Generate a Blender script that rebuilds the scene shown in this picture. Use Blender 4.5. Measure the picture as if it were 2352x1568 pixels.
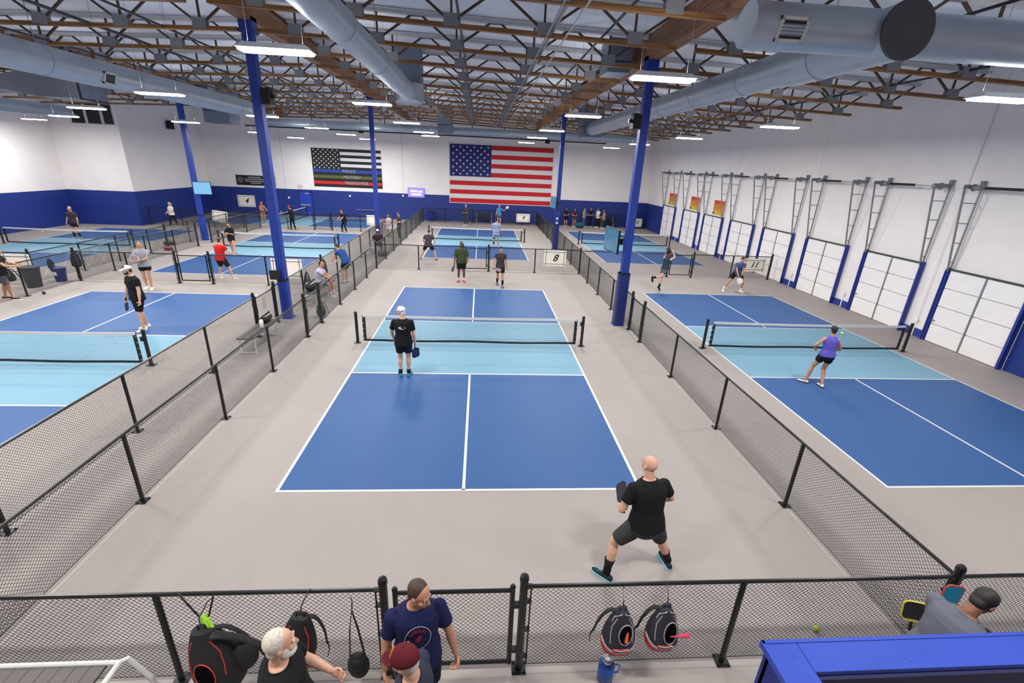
import bpy, bmesh, math, random
from mathutils import Vector, Matrix, Euler
random.seed(7)
for o in list(bpy.data.objects): bpy.data.objects.remove(o)
S = bpy.context.scene
C = S.collection
PI = math.pi

# ---------------------------------------------------------------- camera
cam_d = bpy.data.cameras.new('camera'); cam = bpy.data.objects.new('camera', cam_d); C.objects.link(cam)
cam_d.sensor_width = 36.0; cam_d.lens = 36.0 * 1056.65 / 2352.0
cam_d.clip_start = 0.05; cam_d.clip_end = 200
cam.location = (0.2035, -6.3062, 5.1082)
cam.rotation_euler = (math.radians(69.052), math.radians(-2.404), math.radians(-3.5825))
S.camera = cam
# ---------------------------------------------------------------- world + exposure (closed hall: the light comes from its lamps)
wd = bpy.data.worlds.new('world'); S.world = wd; wd.use_nodes = True
wd.node_tree.nodes['Background'].inputs[0].default_value = (0.5, 0.55, 0.65, 1)
wd.node_tree.nodes['Background'].inputs[1].default_value = 0.02
S.view_settings.view_transform = 'Standard'
S.view_settings.look = 'None'
S.view_settings.gamma = 1.0
S.view_settings.use_curve_mapping = False
S.view_settings.exposure = 0.4
LAMP_W = 185.0          # watts of each high-bay lamp
LAMP_COL = (1.0, 0.985, 0.955)

# ---------------------------------------------------------------- materials
def lin(c):
    c = c / 255.0
    return c / 12.92 if c <= 0.04045 else ((c + 0.055) / 1.055) ** 2.4
def rgb(r, g, b): return (lin(r), lin(g), lin(b), 1.0)
MATS = {}
def mat(name, col, rough=0.6, metal=0.0, noise=0.0, nscale=8.0, bump=0.0, bscale=60.0, spec=0.5, emit=None, estr=0.0, trans=0.0, coat=0.0, detail=4.0):
    if name in MATS: return MATS[name]
    m = bpy.data.materials.new(name); m.use_nodes = True
    nt = m.node_tree; b = nt.nodes['Principled BSDF']
    b.inputs['Base Color'].default_value = col
    b.inputs['Roughness'].default_value = rough
    b.inputs['Metallic'].default_value = metal
    b.inputs['Specular IOR Level'].default_value = spec
    if coat: b.inputs['Coat Weight'].default_value = coat
    if trans: b.inputs['Transmission Weight'].default_value = trans
    if emit is not None:
        b.inputs['Emission Color'].default_value = emit; b.inputs['Emission Strength'].default_value = estr
    if noise or bump:
        tc = nt.nodes.new('ShaderNodeTexCoord')
    if noise:
        n = nt.nodes.new('ShaderNodeTexNoise'); n.inputs['Scale'].default_value = nscale; n.inputs['Detail'].default_value = detail
        nt.links.new(tc.outputs['Object'], n.inputs['Vector'])
        r = nt.nodes.new('ShaderNodeValToRGB')
        lo = tuple(max(0, c * (1 - noise)) for c in col[:3]) + (1,); hi = tuple(min(1, c * (1 + noise)) for c in col[:3]) + (1,)
        r.color_ramp.elements[0].color = lo; r.color_ramp.elements[1].color = hi
        r.color_ramp.elements[0].position = 0.3; r.color_ramp.elements[1].position = 0.7
        nt.links.new(n.outputs['Fac'], r.inputs['Fac']); nt.links.new(r.outputs['Color'], b.inputs['Base Color'])
    if bump:
        n2 = nt.nodes.new('ShaderNodeTexNoise'); n2.inputs['Scale'].default_value = bscale; n2.inputs['Detail'].default_value = 3
        nt.links.new(tc.outputs['Object'], n2.inputs['Vector'])
        bp = nt.nodes.new('ShaderNodeBump'); bp.inputs['Strength'].default_value = bump; bp.inputs['Distance'].default_value = 0.01
        nt.links.new(n2.outputs['Fac'], bp.inputs['Height']); nt.links.new(bp.outputs['Normal'], b.inputs['Normal'])
    MATS[name] = m
    return m
def wood_mat(name, c1, c2, axis=0, scale=3.0, rough=0.65):
    if name in MATS: return MATS[name]
    m = bpy.data.materials.new(name); m.use_nodes = True; nt = m.node_tree; b = nt.nodes['Principled BSDF']
    tc = nt.nodes.new('ShaderNodeTexCoord'); mp = nt.nodes.new('ShaderNodeMapping')
    sc = [scale * 9] * 3; sc[axis] = scale * 0.35; mp.inputs['Scale'].default_value = sc
    n = nt.nodes.new('ShaderNodeTexNoise'); n.inputs['Scale'].default_value = 1.0; n.inputs['Detail'].default_value = 5
    r = nt.nodes.new('ShaderNodeValToRGB'); r.color_ramp.elements[0].color = c1; r.color_ramp.elements[1].color = c2
    r.color_ramp.elements[0].position = 0.35; r.color_ramp.elements[1].position = 0.65
    nt.links.new(tc.outputs['Object'], mp.inputs['Vector']); nt.links.new(mp.outputs['Vector'], n.inputs['Vector'])
    nt.links.new(n.outputs['Fac'], r.inputs['Fac']); nt.links.new(r.outputs['Color'], b.inputs['Base Color'])
    b.inputs['Roughness'].default_value = rough
    MATS[name] = m; return m
def floor_mat(name, col, rough, amt=0.07):
    if name in MATS: return MATS[name]
    m = bpy.data.materials.new(name); m.use_nodes = True; nt = m.node_tree; b = nt.nodes['Principled BSDF']
    tc = nt.nodes.new('ShaderNodeTexCoord')
    n = nt.nodes.new('ShaderNodeTexNoise'); n.inputs['Scale'].default_value = 0.35; n.inputs['Detail'].default_value = 6
    n2 = nt.nodes.new('ShaderNodeTexNoise'); n2.inputs['Scale'].default_value = 14; n2.inputs['Detail'].default_value = 5
    mx = nt.nodes.new('ShaderNodeMath'); mx.operation = 'ADD'
    nt.links.new(tc.outputs['Object'], n.inputs['Vector']); nt.links.new(tc.outputs['Object'], n2.inputs['Vector'])
    ml = nt.nodes.new('ShaderNodeMath'); ml.operation = 'MULTIPLY'; ml.inputs[1].default_value = 0.35
    nt.links.new(n2.outputs['Fac'], ml.inputs[0]); nt.links.new(n.outputs['Fac'], mx.inputs[0]); nt.links.new(ml.outputs[0], mx.inputs[1])
    r = nt.nodes.new('ShaderNodeValToRGB'); r.color_ramp.elements[0].position = 0.45; r.color_ramp.elements[1].position = 0.95
    r.color_ramp.elements[0].color = tuple(c * (1 - amt) for c in col[:3]) + (1,); r.color_ramp.elements[1].color = tuple(c * (1 + amt) for c in col[:3]) + (1,)
    nt.links.new(mx.outputs[0], r.inputs['Fac']); nt.links.new(r.outputs['Color'], b.inputs['Base Color'])
    b.inputs['Roughness'].default_value = rough; b.inputs['Specular IOR Level'].default_value = 0.22
    n3 = nt.nodes.new('ShaderNodeTexNoise'); n3.inputs['Scale'].default_value = 160
    nt.links.new(tc.outputs['Object'], n3.inputs['Vector'])
    bp = nt.nodes.new('ShaderNodeBump'); bp.inputs['Strength'].default_value = 0.08; bp.inputs['Distance'].default_value = 0.004
    nt.links.new(n3.outputs['Fac'], bp.inputs['Height']); nt.links.new(bp.outputs['Normal'], b.inputs['Normal'])
    MATS[name] = m; return m

M_floor = floor_mat('sealed_concrete', rgb(154, 146, 142), 0.6)
M_court = floor_mat('court_blue', rgb(51, 87, 138), 0.5, 0.05)
M_kitchen = floor_mat('court_light_blue', rgb(112, 153, 174), 0.5, 0.04)
M_line = mat('line_white', rgb(204, 204, 204), 0.5)
M_white = mat('wall_white', rgb(240, 234, 232), 0.75, noise=0.03, nscale=1.2)
M_blue = mat('wall_blue', rgb(21, 46, 126), 0.55, noise=0.06, nscale=1.5)
M_deck = mat('roof_foil', rgb(222, 226, 236), 0.6, noise=0.08, nscale=0.8)
M_black = mat('black_powder_coat', rgb(20, 21, 22), 0.32)
M_wire = mat('black_vinyl_wire', rgb(26, 27, 27), 0.45)
M_rubber = mat('black_rubber', rgb(24, 24, 25), 0.7)
M_glulam = wood_mat('glulam_wood', rgb(108, 72, 48), rgb(150, 104, 72), axis=1)
M_chord = wood_mat('chord_wood', rgb(100, 67, 34), rgb(148, 104, 56), axis=0)
M_web = mat('web_tube', rgb(78, 60, 44), 0.5, metal=0.2, noise=0.15)
M_plate = mat('gusset_steel', rgb(126, 128, 134), 0.6, metal=0.0)
M_duct = mat('galvanised_duct', rgb(176, 188, 200), 0.4, metal=0.45, noise=0.06, nscale=2.0)
M_ductbox = mat('duct_box', rgb(120, 130, 146), 0.5, metal=0.4, noise=0.06, nscale=2)
M_dark = mat('dark_grille', rgb(30, 32, 36), 0.6)
M_col = mat('column_blue', rgb(26, 54, 146), 0.42, noise=0.04, nscale=2)
M_pad = mat('column_pad', rgb(22, 36, 104), 0.5, bump=0.15, bscale=8)
M_jamb = mat('jamb_blue', rgb(32, 52, 138), 0.5)
M_steel = mat('track_steel', rgb(142, 146, 148), 0.42, metal=0.6)
M_spring = mat('spring_black', rgb(26, 28, 30), 0.5, metal=0.3)
M_doorw = mat('door_white', rgb(240, 236, 235), 0.55, noise=0.02, nscale=2)
M_seam = mat('door_seam', rgb(196, 193, 193), 0.7)
M_alu = mat('aluminium', rgb(190, 190, 188), 0.4, metal=0.6)
M_alu_white = mat('painted_frame_white', rgb(214, 212, 206), 0.5)
M_mesh_dark = mat('bench_mesh', rgb(84, 82, 80), 0.6)
M_lampwhite = mat('lamp_housing', rgb(205, 206, 208), 0.5)
M_lamp = mat('lamp_lens', (1, 1, 1, 1), 0.5, emit=(1.0, 0.985, 0.96, 1), estr=14.0)
M_fabricwhite = mat('sign_board', rgb(240, 234, 222), 0.7)
M_ink = mat('black_ink', rgb(26, 26, 28), 0.7)
M_conduit = mat('conduit_grey', rgb(150, 154, 158), 0.45, metal=0.4)
M_pipe = mat('black_pipe', rgb(34, 38, 42), 0.45)
M_balls = mat('ball_yellow', rgb(206, 224, 60), 0.55)

# ---------------------------------------------------------------- mesh builder
def curve(pts, n=5):
    """Catmull-Rom points through pts"""
    P_ = [Vector(p) for p in pts]; out = []
    for i in range(len(P_) - 1):
        a, b, c, d = P_[max(i - 1, 0)], P_[i], P_[i + 1], P_[min(i + 2, len(P_) - 1)]
        for k in range(n):
            t = k / n; out.append(.5 * ((2 * b) + (c - a) * t + (2 * a - 5 * b + 4 * c - d) * t * t + (3 * b - a - 3 * c + d) * t ** 3))
    return out + [P_[-1]]
class MB:
    def __init__(s): s.v = []; s.f = []
    def add(s, vs, fs):
        n = len(s.v); s.v += [tuple(p) for p in vs]; s.f += [tuple(i + n for i in f) for f in fs]; return s
    def box(s, c, d, rot=None):
        hx, hy, hz = d[0] / 2, d[1] / 2, d[2] / 2
        vs = [Vector((x, y, z)) for z in (-hz, hz) for y in (-hy, hy) for x in (-hx, hx)]
        if rot is not None: vs = [rot @ p for p in vs]
        c = Vector(c); vs = [p + c for p in vs]
        return s.add(vs, [(0, 2, 3, 1), (4, 5, 7, 6), (0, 1, 5, 4), (2, 6, 7, 3), (0, 4, 6, 2), (1, 3, 7, 5)])
    def bar(s, p0, p1, w, h, up=(0, 0, 1)):
        p0 = Vector(p0); p1 = Vector(p1); d = (p1 - p0); L = d.length; d.normalize()
        u = Vector(up)
        if abs(u.dot(d)) > 0.98: u = Vector((1, 0, 0))
        sx = d.cross(u).normalized(); uz = sx.cross(d)
        vs = []
        for p in (p0, p1):
            for a, b in ((-1, -1), (1, -1), (1, 1), (-1, 1)): vs.append(p + sx * (a * w / 2) + uz * (b * h / 2))
        return s.add(vs, [(0, 3, 2, 1), (4, 5, 6, 7), (0, 1, 5, 4), (1, 2, 6, 5), (2, 3, 7, 6), (3, 0, 4, 7)])
    def tube(s, p0, p1, r0, r1=None, n=8, caps=True):
        return s.path([p0, p1], [r0, r0 if r1 is None else r1], n, caps)
    def path(s, pts, r, n=8, caps=True, flat=None):
        pts = [Vector(p) for p in pts]; k = len(pts)
        if not isinstance(r, (list, tuple)): r = [r] * k
        vs = []; pu = None
        for i, p in enumerate(pts):
            d = (pts[min(i + 1, k - 1)] - pts[max(i - 1, 0)]).normalized()
            if pu is None:
                u = Vector((0, 0, 1)) if abs(d.z) < 0.9 else Vector((1, 0, 0))
            else: u = pu
            sx = d.cross(u)
            if sx.length < 1e-5: sx = d.cross(Vector((0.3, 1, 0.2)))
            sx.normalize(); uz = sx.cross(d).normalized(); pu = uz
            for j in range(n):
                a = 2 * PI * (j + 0.5) / n
                fa = 1.0 if flat is None else flat
                vs.append(p + (sx * math.cos(a) + uz * math.sin(a) * fa) * r[i])
        fs = []
        for i in range(k - 1):
            for j in range(n):
                a = i * n + j; b = i * n + (j + 1) % n; fs.append((a, b, b + n, a + n))
        if caps:
            fs.append(tuple(range(n))[::-1]); fs.append(tuple(range((k - 1) * n, k * n)))
        return s.add(vs, fs)
    def lathe(s, prof, n=16, c=(0, 0, 0), M=None):
        vs = []; k = len(prof); c = Vector(c)
        for r, z in prof:
            for j in range(n):
                a = 2 * PI * j / n; p = Vector((r * math.cos(a), r * math.sin(a), z)); vs.append((M @ p if M else p) + c)
        fs = [(i * n + j, i * n + (j + 1) % n, (i + 1) * n + (j + 1) % n, (i + 1) * n + j) for i in range(k - 1) for j in range(n)]
        fs.append(tuple(range(n))[::-1]); fs.append(tuple(range((k - 1) * n, k * n)))
        return s.add(vs, fs)
    def ell(s, c, rad, R=None, nu=12, nv=8):
        c = Vector(c); vs = []
        vs.append(Vector((0, 0, -rad[2])))
        for i in range(1, nv):
            t = -PI / 2 + PI * i / nv
            for j in range(nu):
                a = 2 * PI * j / nu; vs.append(Vector((rad[0] * math.cos(t) * math.cos(a), rad[1] * math.cos(t) * math.sin(a), rad[2] * math.sin(t))))
        vs.append(Vector((0, 0, rad[2])))
        if R is not None: vs = [R @ p for p in vs]
        vs = [p + c for p in vs]; fs = []
        for j in range(nu): fs.append((0, 1 + (j + 1) % nu, 1 + j))
        for i in range(nv - 2):
            for j in range(nu):
                a = 1 + i * nu + j; b = 1 + i * nu + (j + 1) % nu; fs.append((a, b, b + nu, a + nu))
        t = len(vs) - 1; o = 1 + (nv - 2) * nu
        for j in range(nu): fs.append((o + j, o + (j + 1) % nu, t))
        return s.add(vs, fs)
    def rings(s, rings):
        n = len(rings[0]); k = len(rings); vs = [p for r in rings for p in r]
        fs = [(i * n + j, i * n + (j + 1) % n, (i + 1) * n + (j + 1) % n, (i + 1) * n + j) for i in range(k - 1) for j in range(n)]
        fs.append(tuple(range(n))[::-1]); fs.append(tuple(range((k - 1) * n, k * n)))
        return s.add(vs, fs)
    def prism(s, poly, z0, z1, M=None):
        n = len(poly); vs = [Vector((x, y, z0)) for x, y in poly] + [Vector((x, y, z1)) for x, y in poly]
        if M is not None: vs = [M @ p for p in vs]
        fs = [tuple(range(n))[::-1], tuple(range(n, 2 * n))] + [(i, (i + 1) % n, n + (i + 1) % n, n + i) for i in range(n)]
        return s.add(vs, fs)
    def mesh(s, name, smooth=False):
        me = bpy.data.meshes.new(name); me.from_pydata(s.v, [], s.f); me.validate(); me.update()
        if smooth: me.polygons.foreach_set('use_smooth', [True] * len(me.polygons)); 
        return me
def obj(name, mb, m, parent=None, smooth=False):
    me = mb.mesh(name, smooth) if isinstance(mb, MB) else mb
    o = bpy.data.objects.new(name, me); C.objects.link(o)
    if m is not None and not me.materials: me.materials.append(m)
    if parent is not None: o.parent = parent
    return o
def inst(name, me, parent=None, loc=(0, 0, 0), rot=None, scale=None):
    o = bpy.data.objects.new(name, me); C.objects.link(o); o.location = loc
    if rot is not None: o.rotation_euler = rot
    if scale is not None: o.scale = scale
    if parent is not None: o.parent = parent
    return o
def smooth_angle(o, ang=40):
    me = o.data
    me.polygons.foreach_set('use_smooth', [True] * len(me.polygons))
    bm = bmesh.new(); bm.from_mesh(me)
    for e in bm.edges:
        if len(e.link_faces) == 2: e.smooth = e.calc_face_angle(0) < math.radians(ang)
    bm.to_mesh(me); bm.free(); return o
def thing(name, label, cat, loc=(0, 0, 0), rz=0.0, group=None):
    o = bpy.data.objects.new(name, None); C.objects.link(o); o.location = loc; o.rotation_euler = (0, 0, rz)
    o.empty_display_size = 0.1
    o['label'] = label; o['category'] = cat
    if group: o['group'] = group
    return o
def tag(o, label, cat, group=None):
    o['label'] = label; o['category'] = cat
    if group: o['group'] = group
    return o
def struct(name, mb, m, parent=None, label=None):
    o = obj(name, mb, m, parent)
    if parent is None: o['kind'] = 'structure'
    if label: o['label'] = label
    return o
def copy_tree(o, parent=None):
    c = o.copy(); C.objects.link(c); c.parent = parent
    for ch in list(o.children): copy_tree(ch, c)
    return c
BAKE = bpy.data.scenes.new('bake')
def bake(o):
    """mesh of one object with its modifiers, evaluated alone in a side scene"""
    BAKE.collection.objects.link(o)
    with bpy.context.temp_override(scene=BAKE, view_layer=BAKE.view_layers[0]):
        dg = bpy.context.evaluated_depsgraph_get(); dg.update()
        me = bpy.data.meshes.new_from_object(o.evaluated_get(dg))
    bpy.data.objects.remove(o); return me
def text_mesh(body, size, depth=0.004, shear=0.0, bold=False, spacing=1.0):
    cu = bpy.data.curves.new('txt', 'FONT'); cu.body = body; cu.size = size; cu.extrude = depth / 2; cu.shear = shear
    cu.align_x = 'CENTER'; cu.align_y = 'CENTER'; cu.space_character = spacing; cu.resolution_u = 3
    if bold: cu.offset = size * 0.018
    t = bpy.data.objects.new('txt', cu); me = bake(t); bpy.data.curves.remove(cu)
    me.materials.clear(); return me
def rotm(axis, a): return Matrix.Rotation(a, 3, axis)
ORD = ['first', 'second', 'third', 'fourth', 'fifth', 'sixth', 'seventh', 'eighth', 'ninth', 'tenth', 'eleventh', 'twelfth', 'thirteenth', 'fourteenth', 'fifteenth', 'sixteenth', 'seventeenth']
RIDGE_X = -6.2
def zchord(x): return 8.22 - 0.030 * abs(x - RIDGE_X)
def zdeck(x): return zchord(x) + 0.9
# ================================================================ room shell
XL, XR, YB, YF = -28.1, 15.9, 38.2, -13.0
YRET, XRET = 28.8, -23.8
WAIN = 2.3
floor = struct('floor', MB().box(((XL + XR) / 2, (YF + YB) / 2, -0.1), (XR - XL + 0.6, YB - YF + 0.6, 0.2)), M_floor)
def zd(x): return zdeck(x)
# ceiling: two pitched slabs in one mesh
mb = MB()
for xa, xb in ((XL - 0.3, RIDGE_X), (RIDGE_X, XR + 0.3)):
    za, zb = zd(xa), zd(xb)
    mb.add([(xa, YF - .3, za), (xb, YF - .3, zb), (xb, YB + .3, zb), (xa, YB + .3, za), (xa, YF - .3, za + .15), (xb, YF - .3, zb + .15), (xb, YB + .3, zb + .15), (xa, YB + .3, za + .15)],
           [(0, 3, 2, 1), (4, 5, 6, 7), (0, 1, 5, 4), (1, 2, 6, 5), (2, 3, 7, 6), (3, 0, 4, 7)])
ceiling = struct('ceiling', mb, M_deck)
HW = 9.3
def wall(name, x0, y0, x1, y1, wains, th=0.2):
    # x0..x1, y0..y1 is the room-facing line; thickness goes outwards (given by normal order)
    d = Vector((x1 - x0, y1 - y0, 0)); L = d.length; d.normalize(); n = Vector((d.y, -d.x, 0))
    c = Vector(((x0 + x1) / 2, (y0 + y1) / 2, HW / 2)) + n * th / 2
    rot = Matrix((d, n, Vector((0, 0, 1)))).transposed()
    w = struct(name, MB().box(c, (L, th, HW), rot), M_white)
    for a, b, h in wains:
        cc = Vector((x0, y0, h / 2)) + d * ((a + b) / 2) - n * 0.002
        obj('wainscot', MB().box(cc, (b - a, 0.008, h), rot), M_blue, w)['label'] = 'blue painted lower wall band'
    return w, d, n
# normal n points OUT of the room
wb, _, _ = wall('wall_back', XR, YB, XRET, YB, [(0, XR - XRET, WAIN)])
wr, _, _ = wall('wall_right', XR, YF, XR, YB, [(0, 5.33 - YF, 2.55), (33.75 - YF, YB - YF, WAIN)])
wr2 = wb
# fix direction helper: walls whose line runs so that n points outwards
wl, _, _ = wall('wall_left', XL, YRET, XL, YF, [(0, YRET - YF, WAIN)])
wq, _, _ = wall('wall_left_return', XRET, YRET, XL, YRET, [(0, XRET - XL, WAIN)])
wp, _, _ = wall('wall_left_rear', XRET, YB, XRET, YRET + .2, [(0, YB - YRET + .005, WAIN)])
wf, _, _ = wall('wall_front', XL, YF, XR, YF, [(0, XR - XL, WAIN)])
# casting joints between the tall wall panels
for x in (-17.2, -6.8, 7.6):
    obj('panel_joint', MB().box((x, YB - 0.001, 5.6), (0.03, 0.006, 6.6)), mat('joint_grey', rgb(176, 174, 176), .8), wb)
for y in (8.4, 15.55, 22.8, 30.0):
    obj('panel_joint', MB().box((XR - 0.001, y, 6.9), (0.006, 0.02, 3.6)), mat('joint_pale', rgb(206, 202, 202), .8), wr)
# dark clerestory windows at the top of the left return wall
for i, (xa, xb) in enumerate(((-26.6, -25.75), (-25.6, -24.75), (-24.6, -23.98))):
    t = bpy.data.objects.new('window_%d' % (i + 1), None); C.objects.link(t); t['kind'] = 'structure'
    t['label'] = 'dark high window pane on the left return wall'
    xm = (xa + xb) / 2; w = xb - xa
    obj('pane', MB().box((xm, YRET - 0.012, 7.1), (w, 0.015, 1.15)), mat('dark_glass', rgb(14, 15, 17), 0.3), t)
    f = MB()
    for xx in (xa, xb): f.box((xx, YRET - 0.02, 7.1), (0.04, 0.04, 1.23))
    for zz in (6.5, 7.7): f.box((xm, YRET - 0.02, zz), (w, 0.04, 0.04))
    obj('frame', f, M_alu, t)
# ================================================================ overhead doors on the right wall
DOORS = [32.35, 28.12, 24.63, 20.97, 17.39, 13.75, 10.16, 6.65]
DW, DH = 2.42, 2.48
XF = XR - 0.02
seamless = {}
def panel_mesh(w, h, t=0.045):
    k = (round(w, 3), round(h, 3))
    if k not in seamless:
        m = MB(); e = 0.012
        m.add([(0, -w / 2, -h / 2), (0, w / 2, -h / 2), (0, w / 2, h / 2), (0, -w / 2, h / 2), (-t, -w / 2 + e, -h / 2 + e), (-t, w / 2 - e, -h / 2 + e), (-t, w / 2 - e, h / 2 - e), (-t, -w / 2 + e, h / 2 - e)],
              [(0, 1, 2, 3), (7, 6, 5, 4), (0, 4, 5, 1), (1, 5, 6, 2), (2, 6, 7, 3), (3, 7, 4, 0)])
        me = m.mesh('panel'); me.materials.append(M_doorw); seamless[k] = me
    return seamless[k]
for i, yc in enumerate(DOORS):
    d = bpy.data.objects.new('door_%d' % (i + 1), None); C.objects.link(d); d.location = (XF, yc, 0); d['kind'] = 'structure'
    d['label'] = 'white overhead dock door in the right wall, %s from the far corner' % ORD[i]
    obj('door_backing', MB().box((-0.02, 0, DH / 2), (0.04, DW, DH)), M_seam, d)
    ph = DH / 4
    for r in range(4):
        for c in (-1, 1):
            inst('panel', panel_mesh(DW / 2 - 0.05, ph - 0.022), d, (-0.04, c * DW / 4, ph * (r + .5)))
    obj('centre_stile', MB().box((-0.075, 0, DH / 2), (0.03, 0.055, DH)), M_steel, d)
    obj('top_bar', MB().box((-0.085, 0, DH + 0.015), (0.06, DW + 0.05, 0.055)), mat('dark_bar', rgb(70, 74, 74), .5, .3), d)
    hl = MB(); hl.bar((-0.1, DW / 2 - 0.14, 0.75), (-0.1, DW / 2 - 0.05, 0.75), .03, .03); hl.box((-0.09, DW / 2 - 0.05, 0.75), (.03, .05, .09))
    obj('slide_lock', hl, M_steel, d)
    for s in (-1, 1):
        jb = MB(); jb.box((-0.07, s * (DW / 2 + 0.055), DH / 2 + 0.03), (0.12, 0.09, DH + 0.06)); jb.box((-0.14, s * (DW / 2 + 0.085), DH / 2 + 0.0), (0.04, 0.03, DH))
        obj('jamb', jb, M_jamb, d)
        ys = s * (DW / 2 + 0.03)
        tr = obj('track', MB().bar((-0.14, ys, DH - 0.05), (-0.62, ys, 5.02), 0.035, 0.05), M_steel, d)
        obj('wall_angle', MB().bar((-0.06, ys, DH - 0.05), (-0.06, ys, 5.1), 0.05, 0.03), M_steel, d)
        for k in range(4):
            z = DH + 0.25 + k * 0.62; x = -0.14 - (z - DH) / (5.02 - DH) * 0.48
            obj('rung', MB().bar((-0.06, ys, z), (x, ys, z), 0.03, 0.03), M_steel, tr)
        dr = MB(); dr.tube((-0.36, ys - s * 0.05, 5.06), (-0.36, ys - s * .30, 5.06), .085, n=12); dr.tube((-0.36, ys - s * 0.02, 5.06), (-0.36, ys - s * .06, 5.06), .11, n=12)
        obj('cable_drum', dr, M_steel, d)
        bk = MB(); bk.box((-0.34, ys + s * .02, 5.08), (.62, .02, .12)); bk.box((-.06, ys, 5.16), (.1, .1, .22))
        obj('bracket', bk, M_plate, d)
    obj('torsion_shaft', MB().tube((-0.36, -DW / 2, 5.06), (-0.36, DW / 2, 5.06), 0.016, n=6), M_steel, d)
    sp = MB(); sp.tube((-0.36, -0.2, 5.06), (-0.36, 0.85, 5.06), 0.042, n=10)
    obj('torsion_spring', sp, M_spring, d)
# blue base strips between the doors and thin conduits on the piers
gaps = [(DOORS[k + 1] + DW / 2 + .15, DOORS[k] - DW / 2 - .15) for k in range(7)]
for i, (a, b) in enumerate(gaps):
    if b - a < 0.2: continue
    n = 'baseboard_%d' % (i + 1); m = MB(); mid = (a + b) / 2
    m.box((XF - 0.03, (a + mid - 0.06) / 2, 0.14), (0.06, mid - 0.06 - a, 0.26)); m.box((XF - 0.03, (mid + .06 + b) / 2, 0.14), (0.06, b - mid - .06, 0.26))
    struct(n, m, M_jamb)
    cdt = MB(); cdt.tube((XF - 0.03, mid, 0.02), (XF - 0.03, mid, 0.75 if i != 6 else 7.4), 0.014, n=6); cdt.box((XF - 0.035, mid, 0.55), (0.05, 0.09, 0.12)); cdt.tube((XF - .03, mid, 0), (XF - .03, mid, .3), .035, n=8)
    tag(obj('wall_conduit', cdt, M_white), 'thin pale conduit on the %s wall pier between dock doors from the far corner' % ORD[i], 'conduit', 'conduits on the door piers')
# posters above the three farthest doors
def poster_mat():
    m = bpy.data.materials.new('poster_print'); m.use_nodes = True; nt = m.node_tree; b = nt.nodes['Principled BSDF']
    tc = nt.nodes.new('ShaderNodeTexCoord'); sx = nt.nodes.new('ShaderNodeSeparateXYZ'); nt.links.new(tc.outputs['Generated'], sx.inputs[0])
    n = nt.nodes.new('ShaderNodeTexNoise'); n.inputs['Scale'].default_value = 4; nt.links.new(tc.outputs['Generated'], n.inputs['Vector'])
    a = nt.nodes.new('ShaderNodeMath'); a.operation = 'MULTIPLY_ADD'; a.inputs[1].default_value = 0.35; nt.links.new(n.outputs['Fac'], a.inputs[0]); nt.links.new(sx.outputs['Z'], a.inputs[2])
    r = nt.nodes.new('ShaderNodeValToRGB'); e = r.color_ramp.elements
    e[0].position = 0.18; e[0].color = rgb(216, 190, 60); e[1].position = 1.15; e[1].color = rgb(206, 60, 40)
    for p, c in ((0.5, rgb(206, 150, 44)), (0.8, rgb(204, 128, 48)), (1.0, rgb(210, 92, 44))):
        k = e.new(min(p, 1)); k.color = c
    nt.links.new(a.outputs[0], r.inputs['Fac']); nt.links.new(r.outputs['Color'], b.inputs['Base Color']); b.inputs['Roughness'].default_value = .5
    return m
M_poster = poster_mat()
for i, (y, nm) in enumerate(((32.1, 'farthest'), (27.9, 'second farthest'), (24.25, 'third farthest'))):
    t = thing('poster', 'orange and yellow poster on the wall above the %s dock door' % nm, 'poster', (XR - 0.02, y, 2.62), 0, 'posters above the dock doors')
    obj('sheet', MB().box((0, 0, 0.45), (0.012, 1.45, 0.9)), M_poster, t)
    obj('heading', MB().box((-0.008, 0.32, 0.78), (0.004, 0.5, 0.16)), mat('poster_red', rgb(200, 48, 40), .6), t)
    for k in range(3): obj('text_line', MB().box((-0.008, 0.0, 0.6 - k * .11), (0.004, 0.9, 0.045)), mat('poster_tan', rgb(188, 120, 50), .6), t)
    obj('corner_mark', MB().box((-0.008, 0.6, 0.08), (0.004, 0.2, 0.12)), M_ink, t)
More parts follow.
